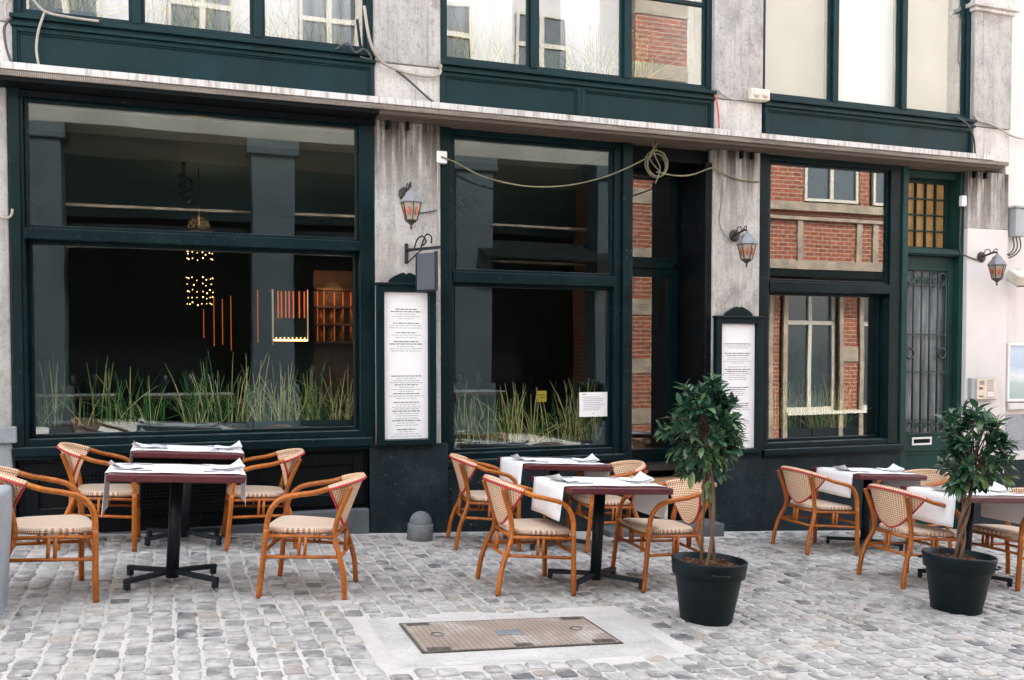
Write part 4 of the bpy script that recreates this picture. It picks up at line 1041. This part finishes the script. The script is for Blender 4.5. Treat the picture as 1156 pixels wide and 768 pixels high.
    for sx in (-1, 1): stretch((sx*.254,.226,.265), (sx*.206,-.236,.275), .402)
    stretch((-.254,.226,.30), (.254,.226,.30), .402); stretch((-.207,-.238,.27), (.207,-.238,.27), .402)
    for ch in t.children_recursive:
        for v_ in ch.data.vertices: v_.co.x *= 1.13; v_.co.z *= .95
    return t
chair0 = make_chair()
chairs = [  # x, y, facing (degrees, 0 = to the right), label
 (-.80,-2.00, 13, 'cane armchair at the left edge behind the granite post'),
 (-.60,-.46, 0, 'cane armchair left of the back table below the biggest window'),
 (.53,-.46, 180, 'cane armchair right of the back table below the biggest window'),
 (.74,-2.02, 162, 'cane armchair right of the front left table, clear of the wall'),
 (2.42,-.60, -8, 'cane armchair with its back to the guard stone under the middle window'),
 (2.24,-2.11, -2, 'cane armchair seen from behind in front of the middle tables'),
 (3.45,-.76, 175, 'cane armchair by the entrance step behind the middle front table'),
 (3.28,-2.09, 176, 'cane armchair whose leg stands beside the larger potted tree'),
 (5.54,-.98, 1, 'cane armchair with its back to the dark plinth under the right window'),
 (5.44,-2.28, -1, 'cane armchair seen from behind left of the smaller potted tree'),
 (6.66,-.95, 180, 'cane armchair before the green street door mostly hidden by tables'),
 (6.37,-2.38, 181, 'cane armchair cut off by the right picture edge'),
]
for i, (x, y, a, lab) in enumerate(chairs):
    c = chair0 if i == 0 else copy_tree(chair0)
    c['label'] = lab; on_street(c, x, y, R(a-90), .008)

# ------------------------------------------------------------------ pedestal tables
def make_table():
    t = thing('bistro_table', '', 'table', group='pedestal tables on the cobbles')
    MB().box(-.40,.40,-.33,.33,.704,.75).build('tabletop', M_laminate, t, bevel=.01, seg=3)
    MB().lathe([(.04,.055),(.04,.69)], seg=20).build('column', M_iron, t)
    MB().box(-.2,.2,-.2,.2,.69,.7035).build('mounting_plate', M_iron, t)
    for a in (38, 142, 218, 322):
        ca, sa = math.cos(R(a)), math.sin(R(a)); L = .345
        q = MB(); q.box(0, L, -.018, .018, .062, .092); q.box(L-.034, L-.002, -.0175, .0175, .026, .062)
        for k, p in enumerate(q.v):
            zz = p[2] + (.02*(1-p[0]/L) if p[2] > .055 else 0); q.v[k] = (p[0]*ca-p[1]*sa, p[0]*sa+p[1]*ca, zz)
        lg = q.build('base_arm', M_iron, t, bevel=.004)
        MB().lathe([(.017,0),(.017,.008),(.007,.01),(.007,.03)], ((L-.024)*ca,(L-.024)*sa,0), 10).build('leveller', M_foot, lg)
    return t
table0 = make_table()
def make_runner(drop_l, drop_r, seed):
    rg = random.Random(seed); mb = MB(); w_ = .245
    prof = []
    e = .404
    for d_ in [drop_l*(1-k/6) for k in range(7)]: prof.append((-e-.004-.012*d_/.3, .748-d_))
    for k in range(1, 20): prof.append((-e+2*e*k/20, .7535))
    for d_ in [drop_r*k/6 for k in range(7)]: prof.append((e+.004+.012*d_/.3, .748-d_))
    n = len(prof); vs = []; m_ = 8; p1, p2 = rg.uniform(0,6), rg.uniform(0,6)
    for i, (x_, z_) in enumerate(prof):
        for j in range(m_+1):
            y_ = -w_+2*w_*j/m_; hang = max(0, .745-z_)
            dx = .035*hang*math.sin(y_*13+p1)*(-1 if i < n/2 else 1); dz = .0015*math.sin(x_*17+y_*11+p2) if hang == 0 else (.05*hang*(y_) )
            vs.append((x_+dx, y_*(1-.06*hang/.3), z_+max(-.001,dz) if hang == 0 else z_+dz))
    fs = [(i*(m_+1)+j, (i+1)*(m_+1)+j, (i+1)*(m_+1)+j+1, i*(m_+1)+j+1) for i in range(n-1) for j in range(m_)]
    mb.add(vs, fs, 0, True); o_ = mb.build('paper_runner', M_paper)
    s = o_.modifiers.new('thickness','SOLIDIFY'); s.thickness = .0015; s.offset = 1
    return o_
def napkin_mesh(seed):
    rg = random.Random(seed); mb = MB()
    for l in range(3):
        n = 8; vs = []; sx, sy = .105-.004*l, .09-.003*l; ox = rg.uniform(-.004,.004)
        for i in range(n+1):
            for j in range(n+1):
                u, v = i/n*2-1, j/n*2-1
                z = .002+.005*l + (.034+.007*l)*max(0, u)**2*(.7+.3*v) + .004*math.sin(3*u+2*v+l)
                vs.append((u*sx+ox, v*sy, z))
        fs = [(i*(n+1)+j, (i+1)*(n+1)+j, (i+1)*(n+1)+j+1, i*(n+1)+j+1) for i in range(n) for j in range(n)]
        mb.add(vs, fs, 0, True)
    return mb
nap0 = None
def make_fork():
    mb = MB(); 
    mb.tube(catmull([(-.1,0,.004),(-.05,0,.005),(0,0,.008),(.035,0,.006)],4), [.005]*9+[.0035]*4, 6)
    mb.box(.03,.055,-.011,.011,.004,.0065)
    for k in range(4): mb.box(.055,.098,-.011+k*.0063,-.0078+k*.0063,.004+.0,.0062)
    return mb
def make_knife():
    mb = MB(); mb.tube([(-.105,0,.005),(-.06,0,.006),(-.0,0,.006)], [.0055,.006,.005], 6); mb.prism([(0,.001),(.1,.001),(.1,.003),(0,.003)], -.009, .007); return mb
fork0 = make_fork().build('fork', M_steel); knife0 = make_knife().build('knife', M_steel)
tables = [
 (-.09,-1.83, 0, .27, .20, 'front table of the left pair', 'beside the granite post'),
 (-.02,-.43, 0, .12, .05, 'back table of the left pair', 'below the biggest window'),
 (2.74,-2.16, 3, .235, .235, 'front table of the middle pair', 'left of the larger potted tree'),
 (2.97,-.74, 3, .19, .19, 'back table of the middle pair', 'under the middle window'),
 (6.09,-1.0, 2, .22, .22, 'back table of the right pair', 'under the right window'),
 (5.86,-2.42, 2, .24, .24, 'front table of the right pair', 'behind the smaller potted tree'),
]
first = True
for i, (x, y, a, dl, dr, nm, by) in enumerate(tables):
    t = table0 if i == 0 else copy_tree(table0)
    t['label'] = 'oxblood topped pedestal table, ' + nm + ', ' + by
    on_street(t, x, y, R(a)); Mw = Matrix.Translation((x,y,gz(x))) @ Matrix.Rotation(TILT,4,'Y') @ Matrix.Rotation(R(a),4,'Z')
    ro = make_runner(dl, dr, 40+i); ro.matrix_world = Mw
    tag(ro, 'white paper runner hanging over both ends of the ' + nm, 'table runner', 'paper runners on the tables')
    for sd_, side in ((-1,'left'),(1,'right')):
        rg = random.Random(i*10+sd_)
        nk = napkin_mesh(i*7+sd_).build('napkin', M_napkin)
        nk.matrix_world = Mw @ Matrix.Translation((sd_*.30, (.05 if sd_ > 0 else -.03)+rg.uniform(-.03,.03), .7555)) @ Matrix.Rotation(R(rg.uniform(-12,12)) + (0 if sd_ > 0 else PI), 4, 'Z')
        tag(nk, 'folded white napkin on the ' + side + ' half of the ' + nm, 'napkin', 'napkins on the tables')
        for proto, kind, yy in ((fork0,'fork',.15),(knife0,'knife',-.16)):
            ob = proto if first and kind == 'fork' and sd_ == -1 else (proto if first and kind == 'knife' and sd_ == -1 else proto.copy())
            if ob is not proto: col.objects.link(ob)
            ob.matrix_world = Mw @ Matrix.Translation((sd_*.25, sd_*yy*-1, .756)) @ Matrix.Rotation(R(rg.uniform(-35,35)) + (0 if sd_ > 0 else PI), 4, 'Z')
            tag(ob, 'steel ' + kind + ' on the ' + side + ' half of the ' + nm, kind, kind + ('s' if kind == 'fork' else '') + ' laid on the tables')
        first = False

# ------------------------------------------------------------------ potted laurel trees
def leaf(mb, base, d, up, L, W, tone, curl):
    d = d.normalized(); s_ = d.cross(up)
    s_ = s_.normalized() if s_.length > 1e-4 else d.orthogonal().normalized()
    nrm = s_.cross(d).normalized()
    st = [(0,.06),(.22,.72),(.5,1),(.78,.68),(1,.02)]; vs = []
    for t_, w_ in st:
        c = base + d*(L*t_) - nrm*(curl*L*t_*t_)
        fold = .22*W*w_
        vs += [c + s_*(W*w_) + nrm*fold, c, c - s_*(W*w_) + nrm*fold]
    fs = []
    for i in range(4):
        fs += [(i*3, i*3+1, i*3+4, i*3+3), (i*3+1, i*3+2, i*3+5, i*3+4)]
    mb.add(vs, fs, 0, True, tone=tone)
def potted_tree(x, y, label, seed, stem_h, crown, pot_r, twist, lean=0):
    rg = random.Random(seed)
    t = thing('potted_tree', label, 'potted tree', group='laurel trees in dark pots'); on_street(t, x, y)
    k = pot_r/.235
    prof = [(.155,0),(.160,.004),(.205,.275),(.211,.288),(.226,.292),(.235,.372),(.238,.384),(.236,.389),(.224,.389),(.220,.384),(.212,.32),(.20,.30)]
    MB().lathe([(r_*k, z*k) for r_, z in prof], seg=48).build('pot', M_pot, t)
    so = MB(); K = 40; vs = [(0,0,.345*k)]
    for r_ in (.07,.14,.205):
        for q in range(K): vs.append((r_*k*math.cos(2*PI*q/K), r_*k*math.sin(2*PI*q/K), .335*k+rg.uniform(0,.018)))
    fs = [(0,1+q,1+(q+1)%K) for q in range(K)] + [(1+r_*K+q,1+r_*K+K+q,1+r_*K+K+(q+1)%K,1+r_*K+(q+1)%K) for r_ in range(2) for q in range(K)]
    so.add(vs, fs)
    for _ in range(60):
        a, r_ = rg.uniform(0,2*PI), rg.uniform(.02,.18)*k; px, py = r_*math.cos(a), r_*math.sin(a); l_, w_ = rg.uniform(.008,.02), rg.uniform(.004,.008); so.box(px-l_, px+l_, py-w_, py+w_, .335*k, .355*k+rg.uniform(0,.012))
    so.build('bark_mulch', M_soil, t)
    for a in ((-105, 75) if seed == 1 else (-60, 120)):
        ca, sa = math.cos(R(a)), math.sin(R(a)); r_ = .226*k
        pts = [(r_+.004,-.055,.335*k),(r_+.028,-.045,.332*k),(r_+.03,0,.330*k),(r_+.028,.045,.332*k),(r_+.004,.055,.335*k)]
        MB().tube([(p[0]*ca-p[1]*sa, p[0]*sa+p[1]*ca, p[2]) for p in catmull(pts,4)], .0075, 7).build('handle', M_pot, t)
    cz0, cz1, cr = crown; cc = Vector((lean,0,(cz0+cz1)/2)); hz = (cz1-cz0)/2
    tk = MB(); tips = []
    for j in range(3 if not twist else 4):
        a0 = 2*PI*j/3+rg.uniform(-.4,.4); p = []
        for i in range(9):
            f = i/8; z = .33*k+(stem_h-.33*k)*f
            if twist: a = a0+f*5.5; rr_ = .017+.006*math.sin(f*PI)
            else: a = a0+f*1.4; rr_ = .05*(1-f)+.014 if j != 2 else .075*(1-f)+.012
            p.append((lean*f*f+rr_*math.cos(a), rr_*math.sin(a), z))
        r1 = rg.uniform(.009,.013) if not twist else rg.uniform(.010,.014)
        tk.tube(catmull(p,3), [r1*(1.1-.35*q/24) for q in range(25)], 7)
        tips.append(Vector(p[-1]))
    cr_mb = MB(); nb_ = 104
    for b_ in range(nb_):
        while True:
            v = Vector((rg.uniform(-1,1), rg.uniform(-1,1), rg.uniform(-1,1)))
            if .3 < v.length < 1: break
        v = v.normalized()*(v.length**.45)*rg.uniform(.78,1.06)
        if v.z < -.45 and rg.random() < .35: continue
        wob = 1+.16*math.sin(3*math.atan2(v.y,v.x)+seed)+.1*math.sin(5*v.z+seed*2)
        tip = cc + Vector((v.x*cr*wob, v.y*cr*wob, v.z*hz))
        root = tips[b_ % len(tips)] + Vector((rg.uniform(-.02,.02), rg.uniform(-.02,.02), rg.uniform(-.06,.5*hz)))
        midp = (root+tip)/2 + Vector((0,0,.03))
        if b_ % 2 == 0: tk.tube(catmull([root,midp,tip],4), [.006-.0005*q for q in range(9)], 4, caps=False)
        out = (tip-root).normalized(); out = (out*.6 + Vector((v.x,v.y,.45+.3*v.z))*.6).normalized()
        young = v.z < -.35 and rg.random() < .6
        nl = rg.randint(7,11); ph = rg.uniform(0,6)
        for l in range(nl):
            a = ph+l*2.4; e = out.orthogonal().normalized(); e2 = out.cross(e)
            sp_ = rg.uniform(.55,1.25)
            d = (out*(1.0-.35*l/nl) + (e*math.cos(a)+e2*math.sin(a))*sp_).normalized()
            if young: d = (d+Vector((0,0,-.5))).normalized()
            ln = rg.uniform(.06,.112)*(1.0 if not young else 1.05)
            tone = rg.uniform(.84,1) if ((young and rg.random() < .75) or rg.random() < .025) else min(.84, max(0, rg.gauss(.45,.25)))
            leaf(cr_mb, tip-out*(.07*l/nl), d, Vector((rg.uniform(-.3,.3),rg.uniform(-.3,.3),1)), ln, ln*rg.uniform(.19,.25), tone, rg.uniform(.05,.45))
    tk.build('trunk', M_bark, t); cr_mb.build('crown', M_leaf, t)
    return t
potted_tree(3.08, -3.09, 'potted laurel with tall oval crown and slim straight stems before the entrance', 1, 1.12, (.84,1.55,.225), .235, False, -.075)
potted_tree(5.09, -3.10, 'potted laurel with round crown and braided trunk near the right edge', 2, .90, (.78,1.45,.265), .24, True, .065)

# ------------------------------------------------------------------ light, sky, camera
world = bpy.data.worlds.new('World'); scene.world = world; world.use_nodes = True
nt = world.node_tree; bgn = nt.nodes['Background']
sky = nt.nodes.new('ShaderNodeTexSky'); sky.sky_type = 'NISHITA'; sky.sun_disc = False
EL, AZ = R(52), R(14)
sky.sun_elevation = EL; sky.sun_rotation = AZ; sky.dust_density = 3; sky.air_density = 1.2
hsv = nt.nodes.new('ShaderNodeHueSaturation'); hsv.inputs['Saturation'].default_value = .35
nt.links.new(sky.outputs[0], hsv.inputs['Color']); nt.links.new(hsv.outputs[0], bgn.inputs['Color']); bgn.inputs['Strength'].default_value = .15
L = bpy.data.lights.new('sun', 'SUN'); L.energy = 1.6; L.angle = R(3); L.color = (1,.95,.88)
so = bpy.data.objects.new('sun', L); col.objects.link(so)
S = Vector((math.sin(AZ)*math.cos(EL), math.cos(AZ)*math.cos(EL), math.sin(EL)))
so.rotation_euler = S.to_track_quat('Z','Y').to_euler()

for nm_, loc_, e_, c_ in (('chandelier_glow', (.18, 3.0, 2.95), .9, (1,.6,.28)), ('bar_glow', (1.7, 3.1, 2.25), .9, (1,.42,.14)), ('pendant_glow', (3.05, 3.2, 2.4), .7, (1,.65,.35))):
    pl_ = bpy.data.lights.new(nm_, 'POINT'); pl_.energy = e_; pl_.color = c_; pl_.shadow_soft_size = .12
    po_ = bpy.data.objects.new(nm_, pl_); po_.location = loc_; col.objects.link(po_)
cam = bpy.data.cameras.new('camera'); co_ = bpy.data.objects.new('camera', cam); col.objects.link(co_)
F = 1040.0; cam.sensor_fit = 'HORIZONTAL'; cam.sensor_width = 36; cam.lens = F/1156*36
PIT = R(1.86); YAW = R(19.6)
co_.location = (0, -DIST, EYE)
co_.rotation_euler = (PI/2-PIT, 0, -YAW)
cam.shift_y = (402+F*math.tan(PIT)-384)/1156
cam.clip_start = .05; cam.clip_end = 1000
scene.camera = co_
scene.render.engine = 'CYCLES'
scene.cycles.use_denoising = True
scene.cycles.max_bounces = 10; scene.cycles.transparent_max_bounces = 16; scene.cycles.diffuse_bounces = 5; scene.cycles.glossy_bounces = 5
scene.cycles.caustics_reflective = False; scene.cycles.caustics_refractive = False
scene.cycles.sample_clamp_indirect = 6
vs_ = scene.view_settings; vs_.view_transform = 'Standard'; vs_.look = 'None'; vs_.exposure = 2.86; vs_.gamma = 1
